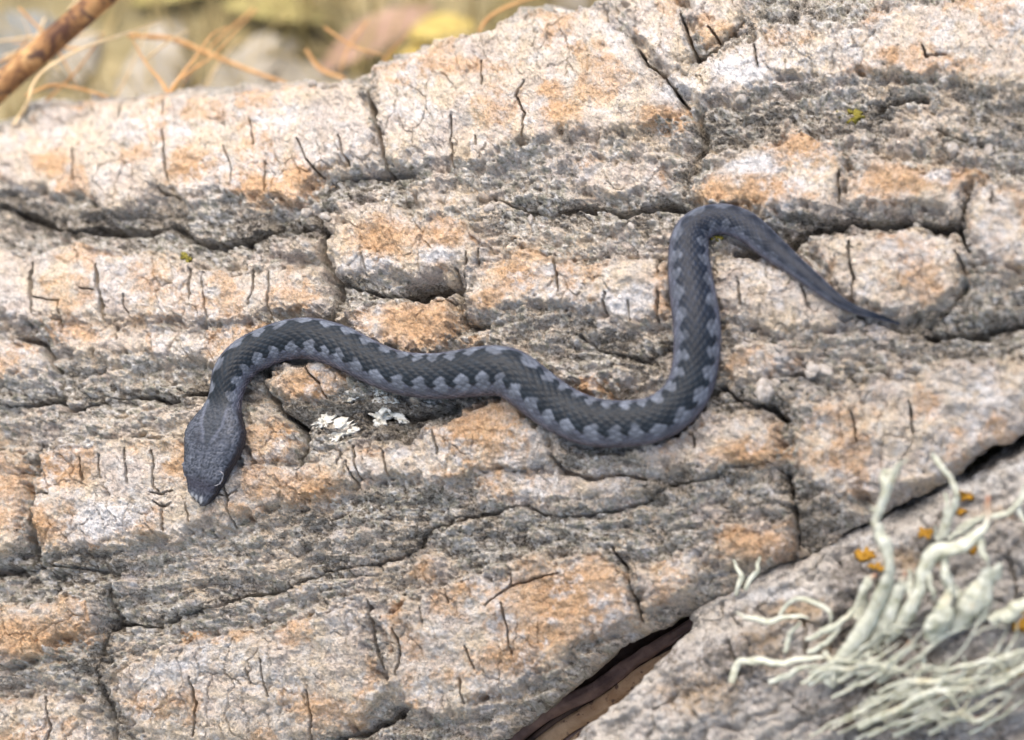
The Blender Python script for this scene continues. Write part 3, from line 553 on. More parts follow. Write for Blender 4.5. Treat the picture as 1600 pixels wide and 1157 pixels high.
# pigment: dark back band with pale scallops along both edges, purplish flanks
PER = 32.0
ROLL = 0.0
scx = SS - 0.5 * du * 1.75 * (lenS * lscale)[:, None]; tcx = TH - 0.55 * dv * row_w * 1.45
SS_, TH_ = SS, TH; SS, TH = scx, tcx          # the pattern is made of whole scales
phs = SS / PER
jit = 0.5 * (vnoise(phs * 0.45, np.sign(TH) * 4 + 3.3, 2) - 0.5)
def scallop(side):
    p = phs + (0.5 if side > 0 else 0.0) + jit
    f = p - np.floor(p) - 0.5
    thc = TH * side
    wob = 0.35 * (vnoise(np.floor(p) * 3.7, TH * 0 + side + 2, 5) - 0.5)
    r = (np.abs(f) / (0.31 + 0.5 * wob * 0.3)) ** 2.2 + np.where(thc < 0.82, np.abs(thc - 0.82) / (0.42 + wob * .5), np.abs(thc - 0.82) / 0.30) ** 2
    return sstep(1.25, 0.8, r) * (thc > 0)
pale = np.maximum(scallop(1), scallop(-1)) * (0.45 + 0.45 * vnoise(np.floor(phs + 0.25) * 5.3, np.sign(TH) * 3, 11) + 0.5 * vnoise(SS / 4, TH * 6, 8)) * (1 - 0.35 * sstep(960, 1100, SS) - 0.45 * sstep(1230, 1380, SS))
ath_c = np.abs(TH)
SS, TH = SS_, TH_
ath = np.abs(TH)
band = np.array([0.0078, 0.0122, 0.0168]); palec = np.array([0.120, 0.133, 0.156]); mid = np.array([0.074, 0.081, 0.104]); flank = np.array([0.024, 0.0185, 0.026]); belly = np.array([0.06, 0.05, 0.065])
def lerp(a, b, t): return a + (b - a) * t[..., None]
colr = lerp(np.broadcast_to(band, SP.shape).copy(), np.array([0.0105, 0.015, 0.025]), sstep(980, 1180, SS))
edge_n = 0.16 * (vnoise(SS / 9, TH * 4, 9) - 0.5)
colr = lerp(colr, mid, sstep(0.76, 0.94, ath_c + 0.10 * np.clip(pale, 0, 1)))
colr = lerp(colr, flank, sstep(1.12, 1.62, ath + edge_n))
colr = lerp(colr, mid * 0.9, sstep(1.55, 2.0, ath + edge_n) * 0.7)
colr = lerp(colr, palec, np.clip(pale, 0, 1) * 0.9)
colr = lerp(colr, np.array([0.25, 0.235, 0.27]), sstep(0.34, 0.46, bd) * sstep(1.05, 1.5, ath) * np.clip(0.1 + 1.1 * vnoise(SS / 9, TH * 5, 12), 0, 0.95))
colr = lerp(colr, belly, sstep(2.0, 2.4, ath))
colr = colr * (1 - 0.6 * sstep(0.34, 0.5, bd) * (1 - sstep(0.9, 1.2, ath)) * (1 - 0.6 * np.clip(pale, 0, 1)) * (1 - hk))[..., None]
shash = np.mod(np.sin(np.round((U / 1.75 - du) * 2) * 12.99 + np.round((TH / (row_w * 1.45) - dv) * 2) * 78.23) * 43758.5, 1.0)
colr = colr * (0.72 + 0.56 * shash)[..., None]
colr = colr * (1 + 0.2 * (keel * (1 - sidek) * (1 - hk)))[..., None]
# head: blue-grey top, dark nape wedge, dark oblong marks, pale snout scales
hx = st_ * rad * hw[:, None]
hcol = np.broadcast_to(np.array([0.024, 0.028, 0.036]), SP.shape).copy()
hcol = lerp(hcol, np.array([0.070, 0.078, 0.098]), sstep(0.4, 0.75, qid) * 0.6)
hcol = lerp(hcol, np.array([0.12, 0.13, 0.152]), sstep(0.32, 0.05, q2 - q1) * 0.7 * (0.3 + vnoise(SS / 9, TH * 4, 6)))
wob = 3 * (vnoise(SS / 6, hx / 6, 4) - 0.5)
nape = np.maximum(0, SS - 84) * 0.5 + wob
hcol = lerp(hcol, np.array([0.020, 0.024, 0.028]), sstep(1.5, -1.5, np.abs(hx) - np.minimum(nape, 17)) * 0.65)
for sx, s0, lx in ((-16, 92, 7), (17, 88, 6), (0, 66, 4)):
    hcol = lerp(hcol, np.array([0.022, 0.023, 0.03]), 0.4 * np.exp(-((hx - sx) / lx) ** 2 - ((SS - s0) / 15) ** 2))
hcol = lerp(hcol, np.array([0.028, 0.025, 0.036]), np.exp(-((SS - 26) / 12) ** 2) * 0.7)
hcol = lerp(hcol, np.array([0.026, 0.025, 0.03]), sstep(0.95, 1.25, ath))
for sx in (-9, -1, 8): hcol = lerp(hcol, np.array([0.36, 0.37, 0.38]), sstep(4.0, 2.2, np.hypot(hx - sx, SS - 7 - abs(sx) * .1)) * 0.9)
rimv = np.exp(-((np.abs(hx) - np.minimum(nape, 17) - 2.5) / 2.4) ** 2) * sstep(86, 96, SS) * (np.abs(TH) < 1.2)
hcol = lerp(hcol, np.array([0.11, 0.12, 0.15]), rimv * 0.6)
colr = lerp(colr, hcol, sstep(0.15, 0.85, hk))
V = (SP.reshape(-1, 3)) * UNIT
ir = np.arange(len(s) * NA).reshape(len(s), NA)
qa = np.stack([ir[:-1], np.roll(ir, -1, 1)[:-1], np.roll(ir, -1, 1)[1:], ir[1:]], -1).reshape(-1, 4)
sn_o = (CEN[len(s) // 2] * UNIT).copy(); sn_o[2] = V[:, 2].min()
SNAKE = empty('viper_snake', sn_o)
tag(SNAKE, 'dark grey viper with pale scalloped zigzag back lying in curves on the log', 'snake')
t = NT('viper_scales'); pig = t.attr('pigment', 'Color'); v = t.attr('flat', 'Vector')
pig = t.mix(1.0, pig, t.ramp(t.noise(v, 30, 3), [(0.3, 0.72), (0.72, 1.15)]), 'MULTIPLY')
M_SNAKE = t.done(pig, t.ramp(t.noise(v, 20, 2), [(0.3, 0.42), (0.7, 0.56)]), t.bump(t.noise(v, 55, 3), 0.00012, 0.6), 0.24)
cra = np.concatenate([colr, np.ones(colr.shape[:2] + (1,))], -1).reshape(-1, 4)
fl_s = np.stack([SS / 100, TH * 0.35, TH * 0], -1).reshape(-1, 3)
body = link('body', mesh_np('snake_body', V - sn_o, qa, {'pigment': ('FLOAT_COLOR', cra), 'flat': ('FLOAT_VECTOR', fl_s)}), M_SNAKE); body.parent = SNAKE

def tube(pts, rads, name, sides=8, flat=1.0, side_dir=None, twist=0.0, seed=0, lump=0.0):
    """closed, tapered, optionally flattened strand through 3-D points (units)"""
    P = np.array(pts, float); R = np.array(rads, float); k = len(P)
    T_ = np.gradient(P, axis=0); T_ /= np.linalg.norm(T_, axis=1)[:, None] + 1e-9
    ref = np.array(side_dir if side_dir is not None else (0.3, 0.2, 1.0)); rr = np.random.default_rng(seed)
    Vv = []; jj, ii = np.meshgrid(np.arange(sides), np.arange(k)); NZ = fbm(ii * 1.0 + seed * 7.3, np.cos(2 * np.pi * jj / sides) * 2.2 + seed + np.sin(2 * np.pi * jj / sides), 5.0, 2, seed % 20)
    for i in range(k):
        a = np.cross(T_[i], ref); a /= np.linalg.norm(a) + 1e-9; b = np.cross(T_[i], a)
        tw = twist * i / max(1, k - 1)
        a, b = a * math.cos(tw) + b * math.sin(tw), -a * math.sin(tw) + b * math.cos(tw)
        for j in range(sides):
            q = 2 * math.pi * j / sides; m = 1 + lump * NZ[i, j]
            sq = math.sin(q) * (abs(math.sin(q)) if flat < 0.9 else 1.0); Vv.append(P[i] + a * math.cos(q) * R[i] * m + b * R[i] * m * (sq * flat + (0.55 * math.cos(q) ** 2 if flat < 0.9 else 0.0)))
    Vv = np.array(Vv + [P[0], P[-1]]); Fc = []
    for i in range(k - 1):
        for j in range(sides):
            Fc.append((i * sides + j, i * sides + (j + 1) % sides, (i + 1) * sides + (j + 1) % sides, (i + 1) * sides + j))
    e0, e1 = k * sides, k * sides + 1
    for j in range(sides): Fc.append((e0, (j + 1) % sides, j)); Fc.append((e1, (k - 1) * sides + j, (k - 1) * sides + (j + 1) % sides))
    return Vv, Fc

M_EYE = NT('snake_eye'); M_EYE = M_EYE.done((0.012, 0.010, 0.010), 0.12, None, 0.6)
M_BROW = obj_mat('pale_brow_scale', (0.17, 0.165, 0.17), (0.28, 0.27, 0.28), 900, 0.55, 0.4, 0.00005)
i43 = int(43 / ST)
def on_head(sv, tv, off=0.0):
    i = int(np.clip(sv / ST, 0, len(s) - 1)); j = int(round((tv + math.pi) / (2 * math.pi) * NA)) % NA
    p = SP[i, j]; c = CEN[i]; d = p - c; return p + d / np.linalg.norm(d) * off
for sd_ in (-1, 1):
    c = on_head(43, 1.36 * sd_, -2.0); bmv = []; bf = []
    for a in range(9):
        for b in range(14):
            pa, pb = math.pi * a / 8, 2 * math.pi * b / 14
            bmv.append(c + 5.2 * np.array([math.sin(pa) * math.cos(pb), math.sin(pa) * math.sin(pb), math.cos(pa)]))
    bf = [(a * 14 + b, a * 14 + (b + 1) % 14, (a + 1) * 14 + (b + 1) % 14, (a + 1) * 14 + b) for a in range(8) for b in range(14)]
    e = link('eye', py_mesh('eye', np.array(bmv) * UNIT - sn_o, bf), M_EYE); e.parent = SNAKE
    pts = [on_head(32 + 22 * q, sd_ * (0.86 + 0.28 * math.sin(math.pi * q)), 0.6) for q in np.linspace(0, 1, 12)]
    vv, ff = tube(pts, 1.7 * np.sin(np.linspace(0.25, math.pi - 0.25, 12)) + 0.2, 'brow', 8)
    e = link('brow_scale', py_mesh('brow_scale', vv * UNIT - sn_o, ff), M_BROW); e.parent = SNAKE

# ------------------------------------------------------------------ the second, grey log at the lower right
def curve2(a, b):
    ax = math.radians(26); v = -a * math.sin(ax) + b * math.cos(ax) + 620
    return -v * v / (2 * 420.0)
TOP2 = [(700, 1300), (860, 1190), (900, 1132), (1006, 1054), (1050, 1010), (1075, 980), (1150, 938), (1230, 892), (1320, 852), (1400, 820), (1480, 786), (1545, 750), (1600, 728), (2100, 480)]
x2 = axis_coords(640, 860, 1620, 2300, 3.0, 10); y2 = axis_coords(420, 690, 1190, 1900, 3.0, 10)
X2, Y2 = np.meshgrid(x2, y2)
X2 = X2.astype(np.float32); Y2 = Y2.astype(np.float32)
et2 = edge_y(X2, TOP2) + 6 * fbm(X2, Y2, 36, 3, 2)
lf = np.interp(Y2, [600, 960, 1000, 1060, 1157, 1900], [400, 1070, 1038, 990, 870, 660]) + 8 * fbm(X2, Y2, 26, 3, 3)
DRL = drop((lf - X2) - 4)
DR2 = drop((et2 - Y2 - 4) * 0.58) + DRL
c1, c2, cid2 = worley(X2 * 0.6 + 12 * fbm(X2, Y2, 50, 3, 4), Y2 + 12 * fbm(X2, Y2, 50, 3, 6), 80, 10)
fb2 = fbm(X2, Y2, 60, 5, 9); w1, w2, wid = worley(X2, Y2, 12, 5)
H2 = 14 * fb2 + 6 * fbm(X2, Y2, 9, 3, 12) + 5 * terrace(fbm(X2 * 0.4 + Y2 * .3, Y2 + X2 * .4, 24, 3, 8), 3) + 2.6 * terrace(fbm(X2, Y2, 30, 4, 14), 4) - 16 * np.clip(1 - (c2 - c1) * 80 / 7, 0, 1) * sstep(0.35, 0.6, cid2) + 4 * np.clip(1 - 1.4 * w1, 0, 1) * sstep(0.5, 0.7, wid)
for dpt, hw_, pts in [(30, 3, [(1572, 860), (1580, 900), (1584, 930)]), (24, 4, [(1245, 960), (1255, 1000), (1240, 1040)]), (20, 4, [(1330, 930), (1360, 960)]), (22, 3, [(1130, 1000), (1150, 1040), (1140, 1080)])]:
    d = seg_dist(X2 + 4 * fbm(X2, Y2, 18, 2, 3), Y2, pts); H2 -= dpt * np.clip(1 - d / hw_, 0, 1) ** .6
H2 = H2 - 24
B2 = at(X2, Y2, 0.0, curve2); 
def surf2(px, py): return H2[np.clip(np.searchsorted(y2, py), 0, len(y2) - 1), np.clip(np.searchsorted(x2, px), 0, len(x2) - 1)]
P2 = (B2 + n * (H2 - DR2)[..., None] + ea * (0.4 * np.maximum(DRL - 20, 0))[..., None]) * UNIT
i2 = np.arange(X2.size).reshape(X2.shape); Q2 = np.stack([i2[:-1, :-1], i2[1:, :-1], i2[1:, 1:], i2[:-1, 1:]], -1).reshape(-1, 4)
k2 = (np.maximum(DR2[:-1, :-1], DR2[1:, 1:]) < 800).reshape(-1)
u2, inv2 = np.unique(Q2[k2], return_inverse=True)
o2 = at(1650, 950, -60, curve2) * UNIT; o2[2] = GROUND_Z * UNIT
LOG2 = empty('lichened_log', o2)
tag(LOG2, 'grey weathered log under the pale bushy lichen, beside the snake log', 'log')
wh2 = blobs(X2, Y2, [(1500, 740, 60, 26, .9), (1590, 720, 40, 14, 1), (1360, 840, 90, 14, .7), (1200, 925, 90, 14, .8), (1130, 1010, 40, 20, .5)]); or2 = blobs(X2, Y2, [(1330, 1000, 60, 26, .8), (1240, 950, 60, 20, .7), (1420, 870, 50, 20, .6), (1180, 1010, 40, 30, .6), (1090, 1080, 60, 30, .6), (1550, 800, 40, 16, .5)])
f2_ = 0.24 + 0.62 * fb2 + blobs(X2, Y2, [(1260, 985, 70, 30, .35), (1130, 1050, 60, 20, .3), (1420, 960, 80, 40, .3)])
bk2 = link('bark', mesh_np('grey_log_bark', P2.reshape(-1, 3)[u2] - o2, inv2.reshape(-1, 4), {'flat': ('FLOAT_VECTOR', np.stack([X2 / 100, Y2 / 100, H2 / 100], -1).reshape(-1, 3)[u2]),
     'orange': ('FLOAT', or2.ravel()[u2]), 'white': ('FLOAT', wh2.ravel()[u2]), 'film': ('FLOAT', f2_.ravel()[u2])}), M_BARK2); bk2.parent = LOG2

# ------------------------------------------------------------------ lichens, crumbs and pebbles on the bark
def patch(name, px, py, rx, ry, rot, thick, lobes, seed, mat, label, cat, group=None, cv=None, sh=None, ruff=0.62, rough=1.0):
    """a lobed lichen or moss cushion that follows the bark below it"""
    rr = np.random.default_rng(seed); cv = cv or curve; sh = sh or surf_h
    NR_, NT_ = 9, 84; Vv = []; ph_ = rr.random(6) * 6.28
    top = []
    for i in range(NR_):
        f = i / (NR_ - 1)
        for j in range(NT_):
            q = 2 * math.pi * j / NT_
            lob = 1 + (ruff * float(fbm(np.array([2.2 * math.cos(q) + seed * 3.7]), np.array([2.2 * math.sin(q) + seed * 1.3]), 1.0, 4, seed % 20, 0.55)[0]) + 0.10 * math.sin(lobes * q + ph_[0])) * f
            x_, y_ = rx * f * lob * math.cos(q), ry * f * lob * math.sin(q)
            X_, Y_ = px + x_ * math.cos(rot) - y_ * math.sin(rot), py + x_ * math.sin(rot) + y_ * math.cos(rot)
            top.append((X_, Y_, f, q))
    top = np.array(top)
    hb = sh(top[:, 0], top[:, 1]); med = np.percentile(hb, 70); hb = np.clip(hb, med - 3, med + 9)
    f = top[:, 2]
    hgt = 0.6 * thick * (np.sqrt(np.clip(1 - f ** 4, 0, 1)) * 0.75 + 0.35 * fbm(top[:, 0], top[:, 1], max(4, min(rx, ry) * 0.6), 3, seed % 20) * rough)
    hgt = np.where(f > 0.99, -3.0, np.maximum(hgt, 0.8)) 
    Pp = at(top[:, 0], top[:, 1], hb + hgt, cv) * UNIT
    Fc = [(i * NT_ + j, (i + 1) * NT_ + j, (i + 1) * NT_ + (j + 1) % NT_, i * NT_ + (j + 1) % NT_) for i in range(NR_ - 1) for j in range(NT_)]
    # underside
    nb_ = len(Pp); Pb = Pp[-NT_:] - n * 4 * UNIT; c_ = Pb.mean(0) - n * 2 * UNIT; Pp = np.vstack([Pp, Pb, c_[None]])
    Fc += [((NR_ - 1) * NT_ + j, nb_ + j, nb_ + (j + 1) % NT_, (NR_ - 1) * NT_ + (j + 1) % NT_) for j in range(NT_)] + [(nb_ + j, nb_ + NT_, nb_ + (j + 1) % NT_) for j in range(NT_)]
    o = own_origin(link(name, py_mesh(name, Pp, Fc), mat)); return tag(o, label, cat, group)
M_WL = obj_mat('white_lichen', (0.40, 0.385, 0.31), (0.68, 0.665, 0.60), 420, 0.9, 0.1, 0.0003, (0.20, 0.18, 0.13), (0.3, 0.6))
M_OL = obj_mat('orange_lichen', (0.34, 0.17, 0.02), (0.52, 0.29, 0.045), 900, 0.9, 0.1, 0.0008, (0.25, 0.13, 0.03))
M_MOSS = obj_mat('olive_moss', (0.07, 0.07, 0.02), (0.28, 0.23, 0.04), 500, 0.95, 0.1, 0.0005, (0.35, 0.30, 0.08))
GW = 'white crusty lichen lobes below the snake'
for a in [(532, 672, 26, 13, -.6, 5, 5, 1, 'brightest white lobed lichen on the dark furrow below the snake'), (508, 658, 17, 10, -.4, 4, 4, 2, 'small cream lichen lobe beside the brightest white one'), (530, 644, 26, 7, -.5, 4, 6, 3, 'long thin cream lichen lobe under the orange bark island'),
          (546, 620, 20, 9, -.3, 4, 5, 4, 'ragged cream lichen lobe at the edge of the orange bark island'), (606, 628, 18, 12, -.5, 5, 4, 5, 'pale lichen lobe touching the belly of the snake'), (594, 653, 15, 13, .4, 4, 5, 6, 'knobbly cream lichen lobe between two white lobes'),
          (625, 654, 17, 9, .7, 4, 4, 7, 'teardrop white lichen lobe sloping to the pale plate'), (662, 634, 15, 6, -.2, 3, 5, 8, 'thin cream lichen lobe in shade under the snake'), (592, 612, 9, 6, 0, 3, 4, 9, 'tiny white lichen lobe beside the snake flank')]:
    patch('white_lichen', *a[:8], M_WL, a[8], 'lichen', GW)
GO = 'orange lichen spots on the grey log'
c2k = dict(cv=curve2, sh=surf2)
for a in [(1350, 868, 15, 10, .2, 7, 5, 11, 'round orange lichen spot beside the tall lichen strand'), (1372, 888, 13, 7, .3, 6, 4, 12, 'pale orange lichen spot behind the tall lichen strand'), (1446, 834, 10, 9, .5, 6, 4, 13, 'small orange lichen spot on the upper edge of the grey log'), (1508, 775, 11, 7, .2, 6, 4, 14, 'orange lichen spot under the upper twig lichen'),
          (1520, 858, 11, 9, -.4, 7, 5, 15, 'amber lichen spot beside the arched lichen strand'), (1592, 968, 16, 17, 0, 8, 5, 16, 'large golden lichen spot right of the bushy lichen'), (1566, 1046, 24, 9, .1, 8, 6, 17, 'long golden lichen spot below the bushy lichen'), (1500, 800, 9, 5, 0, 5, 4, 18, 'faint orange lichen fleck on the grey log ridge')]:
    patch('orange_lichen', *a[:8], M_OL, a[8], 'lichen', GO, **c2k)
GM = 'small moss cushions in the bark furrows'
for a in [(1330, 182, 18, 12, .2, 8, 5, 21, 'yellow olive moss cushion in the broad upper furrow'), (1120, 372, 9, 6, 0, 5, 4, 22, 'tiny yellow moss tuft inside the bend of the tail'), (290, 402, 12, 6, .4, 5, 5, 23, 'dark olive moss cushion above a cracked tan plate')]:
    patch('moss_cushion', *a[:8], M_MOSS, a[8], 'moss', GM)

M_CRUMB = obj_mat('white_crumb', (0.28, 0.245, 0.20), (0.46, 0.42, 0.37), 500, 0.9, 0.15, 0.0006)
def pebble(px, py, r, seed, label, name='white_pebble', mat=None, cat='pebble', group='white crumbs lying on the bark', cv=None, sh=None, st=(1, 1, 1), hoff=None):
    import bmesh
    bm = bmesh.new(); bmesh.ops.create_icosphere(bm, subdivisions=3, radius=1.0); rr = np.random.default_rng(seed); off = rr.random(3) * 50
    co = np.array([v.co for v in bm.verts])
    m = 1 + 0.42 * fbm(co[:, 0] + off[0] + co[:, 2] * .7, co[:, 1] + off[1] - co[:, 2] * .6, 0.9, 3, seed % 20)
    co = co * m[:, None] * np.array(st)
    c = at(px, py, ((sh or surf_h)(np.array([px]), np.array([py]))[0] + r * 0.3) if hoff is None else hoff, cv or curve)
    a = rr.random() * 3; R_ = np.array([[math.cos(a), -math.sin(a), 0], [math.sin(a), math.cos(a), 0], [0, 0, 1]])
    co = (c + (co @ R_.T) * r) * UNIT
    for v_, p in zip(bm.verts, co): v_.co = p
    me = bpy.data.meshes.new(name); bm.to_mesh(me); bm.free(); me.polygons.foreach_set('use_smooth', [True] * len(me.polygons))
    return tag(own_origin(link(name, me, mat or M_CRUMB)), label, cat, group)
for a in [(510, 340, 10, 1, 'rounded white pebble in the furrow between two tan plates'), (479, 334, 9, 2, 'grainy white crumb left of the rounded pebble in the furrow'), (489, 351, 7, 3, 'low grey white crumb under the rounded furrow pebble'), (403, 407, 6, 4, 'small bluish white crumb above a cracked tan plate'),
          (489, 131, 9, 5, 'white pebble on the upper rim of the log'), (1194, 612, 16, 6, 'largest white crumb in the furrow right of the snake'), (1213, 598, 8, 7, 'small white crumb touching the largest crumb'), (1270, 580, 12, 8, 'left one of two paired white crumbs below the tail'), (1293, 580, 13, 9, 'right one of two paired white crumbs below the tail'),
          (768, 323, 8, 10, 'elongated white crumb in the grey hollow above the snake'), (829, 343, 7, 11, 'upright white chip in the grey hollow above the snake'), (987, 354, 7, 12, 'slim white chip beside the upper snake bend'), (1490, 232, 9, 13, 'left white crumb in the grey upper furrow'), (1545, 236, 10, 14, 'right white crumb in the grey upper furrow'),
          (1158, 155, 9, 15, 'white crumb at the tip of the broad upper furrow'), (1345, 508, 6, 16, 'tiny white crumb under the tail tip')]:
    pebble(*a, st=((0.5, 1.2, 0.6) if a[3] in (11, 12) else (1.6, 0.7, 0.6) if a[3] == 10 else (1, 0.9, 0.8)))

# ---- bushy pale lichen on the grey log: each strand a flattened, pitted, tapering branch
t = NT('pale_bush_lichen'); v = t.n('ShaderNodeTexCoord').outputs['Object']
tipk = t.attr('tip')
c_ = t.ramp(t.noise(v, 330, 5, 0.6), [(0.3, (0.29, 0.29, 0.195)), (0.46, (0.46, 0.46, 0.35)), (0.68, (0.60, 0.60, 0.50))])
c_ = t.mix(t.ramp(t.noise(v, 160, 3), [(0.58, 0.0), (0.74, 0.6)]), c_, (0.42, 0.34, 0.17))
c_ = t.mix(tipk, c_, (0.36, 0.16, 0.09))
M_BUSH = t.done(c_, 0.85, t.bump(t.noise(v, 520, 5, 0.65), 0.0009, 1.0), 0.15)
def zc(p): return (1100 + p[0] / 2.966, 680 + p[1] / 2.966)
def strand(parent, o, pts, widths, lifts, seed, brown=0.0, flat=0.16, zoom=True):
    rr = np.random.default_rng(seed)
    P = np.array([(*(zc(p) if zoom else p), (1.12 if seed < 40 else 0.92) * w / (2 * 2.966 if zoom else 2), l) for p, w, l in zip(pts, widths, lifts)])
    Cc = catmull(P, max(8, int(50 / max(1, len(P) ** .5)))); m = len(Cc)
    q = np.linspace(0, 1, m)
    ln_ = np.hypot(*(P[-1, :2] - P[0, :2])) + 20
    Cc[:, 2] *= 1 + 0.22 * fbm(q * ln_ + seed * 13.1, q * 0 + seed, 30, 3, seed % 20)
    wv = np.clip(q * 4, 0, 1); Cc[:, 0] += wv * 4.5 * fbm(q * ln_, q * 0 + seed * 3.1, 34, 3, 3); Cc[:, 1] += wv * 4 * fbm(q * ln_, q * 0 + seed * 5.7, 36, 2, 4); Cc[:, 3] += wv * 3 * fbm(q * ln_, q * 0 + seed * 7.7, 50, 2, 5)
    pos = at(Cc[:, 0], Cc[:, 1], Cc[:, 3], curve2)
    vv, ff = tube(pos, np.maximum(Cc[:, 2], 0.7), 'b', 8, flat, -fwd + 0.6 * (rr.random(3) - 0.5), 2.6 * (rr.random() - 0.5), seed, 0.08)
    me = py_mesh('lichen_branch', vv * UNIT - o, ff)
    tv = np.zeros(len(vv), np.float32); ring = np.repeat(q, 8); tv[:len(ring)] = np.clip((ring - (1 - brown)) / max(brown, 1e-3), 0, 1) if brown > 0 else 0; tv[-1] = 1.0 if brown > 0 else 0
    at_ = me.attributes.new('tip', 'FLOAT', 'POINT'); at_.data.foreach_set('value', tv)
    b = link('branch', me, M_BUSH); b.parent = parent; return b
def tuft(px, py, label):
    o = at(px, py, -20, curve2) * UNIT; e = empty('bush_lichen', o)
    return tag(e, label, 'lichen', 'pale bushy lichens on the grey log'), o
def lin(a, b, k): return list(np.linspace(a, b, k))
MAIN, mo = tuft(1480, 1030, 'large pale green bushy lichen with one tall knobbly strand')
strand(MAIN, mo, [(560, 1150), (640, 1060), (700, 980), (770, 880), (840, 740), (875, 620), (860, 500), (820, 440), (808, 390), (840, 300), (860, 230), (895, 175), (948, 98)], [90, 84, 80, 78, 64, 52, 66, 60, 50, 62, 66, 52, 6], [0, 10, 26, 44, 70, 95, 115, 125, 132, 145, 155, 162, 172], 1, 0, 0.2)
strand(MAIN, mo, [(850, 260), (828, 205), (850, 170), (882, 158)], [46, 40, 34, 10], [150, 156, 160, 164], 2)
strand(MAIN, mo, [(815, 380), (800, 340), (780, 348)], [22, 18, 6], [132, 138, 142], 3)
strand(MAIN, mo, [(860, 930), (935, 850), (1000, 720), (1020, 610), (1085, 540), (1200, 500), (1272, 455), (1300, 380), (1312, 280)], [50, 64, 54, 54, 66, 56, 44, 30, 18], [10, 26, 44, 60, 72, 80, 86, 90, 96], 4, 0.16, 0.2)
strand(MAIN, mo, [(780, 990), (850, 870), (900, 720), (945, 645)], [44, 54, 50, 14], [6, 22, 40, 52], 5, 0.2)
strand(MAIN, mo, [(720, 860), (735, 740), (760, 670), (795, 640)], [56, 46, 40, 12], [6, 22, 34, 42], 6, 0.3)
strand(MAIN, mo, [(1050, 960), (1085, 860), (1110, 770), (1142, 695)], [70, 96, 70, 12], [20, 42, 56, 66], 7)
strand(MAIN, mo, [(1150, 900), (1230, 780), (1320, 660), (1388, 618)], [60, 90, 80, 22], [18, 36, 50, 60], 8)
strand(MAIN, mo, [(1120, 570), (1118, 640), (1135, 720)], [26, 30, 34], [70, 60, 44], 9)
strand(MAIN, mo, [(1045, 600), (1052, 680), (1070, 760)], [26, 32, 34], [58, 46, 34], 10)
strand(MAIN, mo, [(950, 620), (960, 700), (985, 800), (975, 850)], [12, 34, 36, 30], [46, 38, 26, 12], 11, 0)
strand(MAIN, mo, [(1000, 720), (960, 800), (900, 900), (850, 960)], [40, 56, 50, 40], [40, 30, 20, 10], 12)
strand(MAIN, mo, [(1330, 870), (1400, 820), (1500, 770), (1620, 720)], [50, 66, 60, 50], [24, 34, 44, 50], 13)
strand(MAIN, mo, [(1290, 860), (1310, 780), (1330, 690), (1320, 560)], [40, 44, 40, 14], [10, 26, 40, 50], 14)
strand(MAIN, mo, [(1110, 640), (1170, 700), (1210, 760)], [40, 60, 30], [36, 32, 20], 15)
strand(MAIN, mo, [(1270, 470), (1300, 540), (1312, 590)], [34, 28, 12], [84, 78, 74], 16)
rr = np.random.default_rng(5)
for k in range(48):                                     # the fan of long strands in the heart of the tuft
    x0 = 560 + 820 * rr.random(); y0 = 1030 + 330 * rr.random(); a = math.radians(-4 - 46 * rr.random() ** 1.3); ln = 200 + 300 * rr.random(); bend = (rr.random() - 0.5) * 190
    p = [(x0 - 130, y0 + 60), (x0, y0), (x0 + ln * .5 * math.cos(a), y0 + ln * .5 * math.sin(a) + bend * .4), (x0 + ln * math.cos(a), y0 + ln * math.sin(a) - bend * .3)]
    w = 11 + 26 * rr.random() ** 2; h0 = 2 + 44 * rr.random()
    h3 = h0 + 26 * rr.random()
    strand(MAIN, mo, p, [w * .8, w, w * .85, w * .2], [h0 * .4, h0, h0 + 14, h3], 40 + k, 0.12 if rr.random() > 0.8 else 0.0)
    for side_ in (-1, 1):                               # forked tips
        if rr.random() > 0.7: continue
        a2 = a + side_ * (0.35 + 0.6 * rr.random()); l2 = ln * (0.22 + 0.25 * rr.random()); b0_ = p[2]
        strand(MAIN, mo, [b0_, (b0_[0] + l2 * .5 * math.cos(a2), b0_[1] + l2 * .5 * math.sin(a2)), (b0_[0] + l2 * math.cos(a2 + .2 * side_), b0_[1] + l2 * math.sin(a2 + .2 * side_))], [w * .6, w * .45, w * .12], [h0 + 12, h0 + 18, h0 + 30], 300 + k * 2 + side_)
UP, uo = tuft(1485, 850, 'slender twiggy lichen rising from the ridge of the grey log')
strand(UP, uo, [(1120, 480), (1130, 380), (1156, 300), (1150, 230), (1108, 160), (1064, 100)], [36, 36, 34, 32, 32, 16], [6, 30, 50, 66, 84, 100], 90)
strand(UP, uo, [(1095, 490), (1108, 370), (1112, 270)], [26, 26, 18], [4, 30, 50], 91)
strand(UP, uo, [(1085, 490), (1070, 440), (1064, 410)], [18, 16, 8], [4, 16, 24], 92)
strand(UP, uo, [(1140, 490), (1220, 420), (1290, 370)], [30, 34, 18], [6, 26, 40], 93)
strand(UP, uo, [(1170, 440), (1250, 390), (1330, 368), (1400, 352), (1444, 310), (1482, 256), (1500, 240)], [20, 26, 30, 34, 40, 34, 20], [10, 26, 40, 52, 62, 70, 76], 94)
strand(UP, uo, [(1440, 310), (1470, 350), (1490, 420)], [34, 28, 14], [60, 56, 50], 95)
LEFT, lo = tuft(1270, 1010, 'loose curly lichen strands lying on the grey log')
strand(LEFT, lo, [(150, 822), (215, 850), (290, 866), (350, 838), (440, 828), (490, 842)], [10, 26, 30, 26, 28, 12], [26, 22, 18, 16, 14, 10], 100)
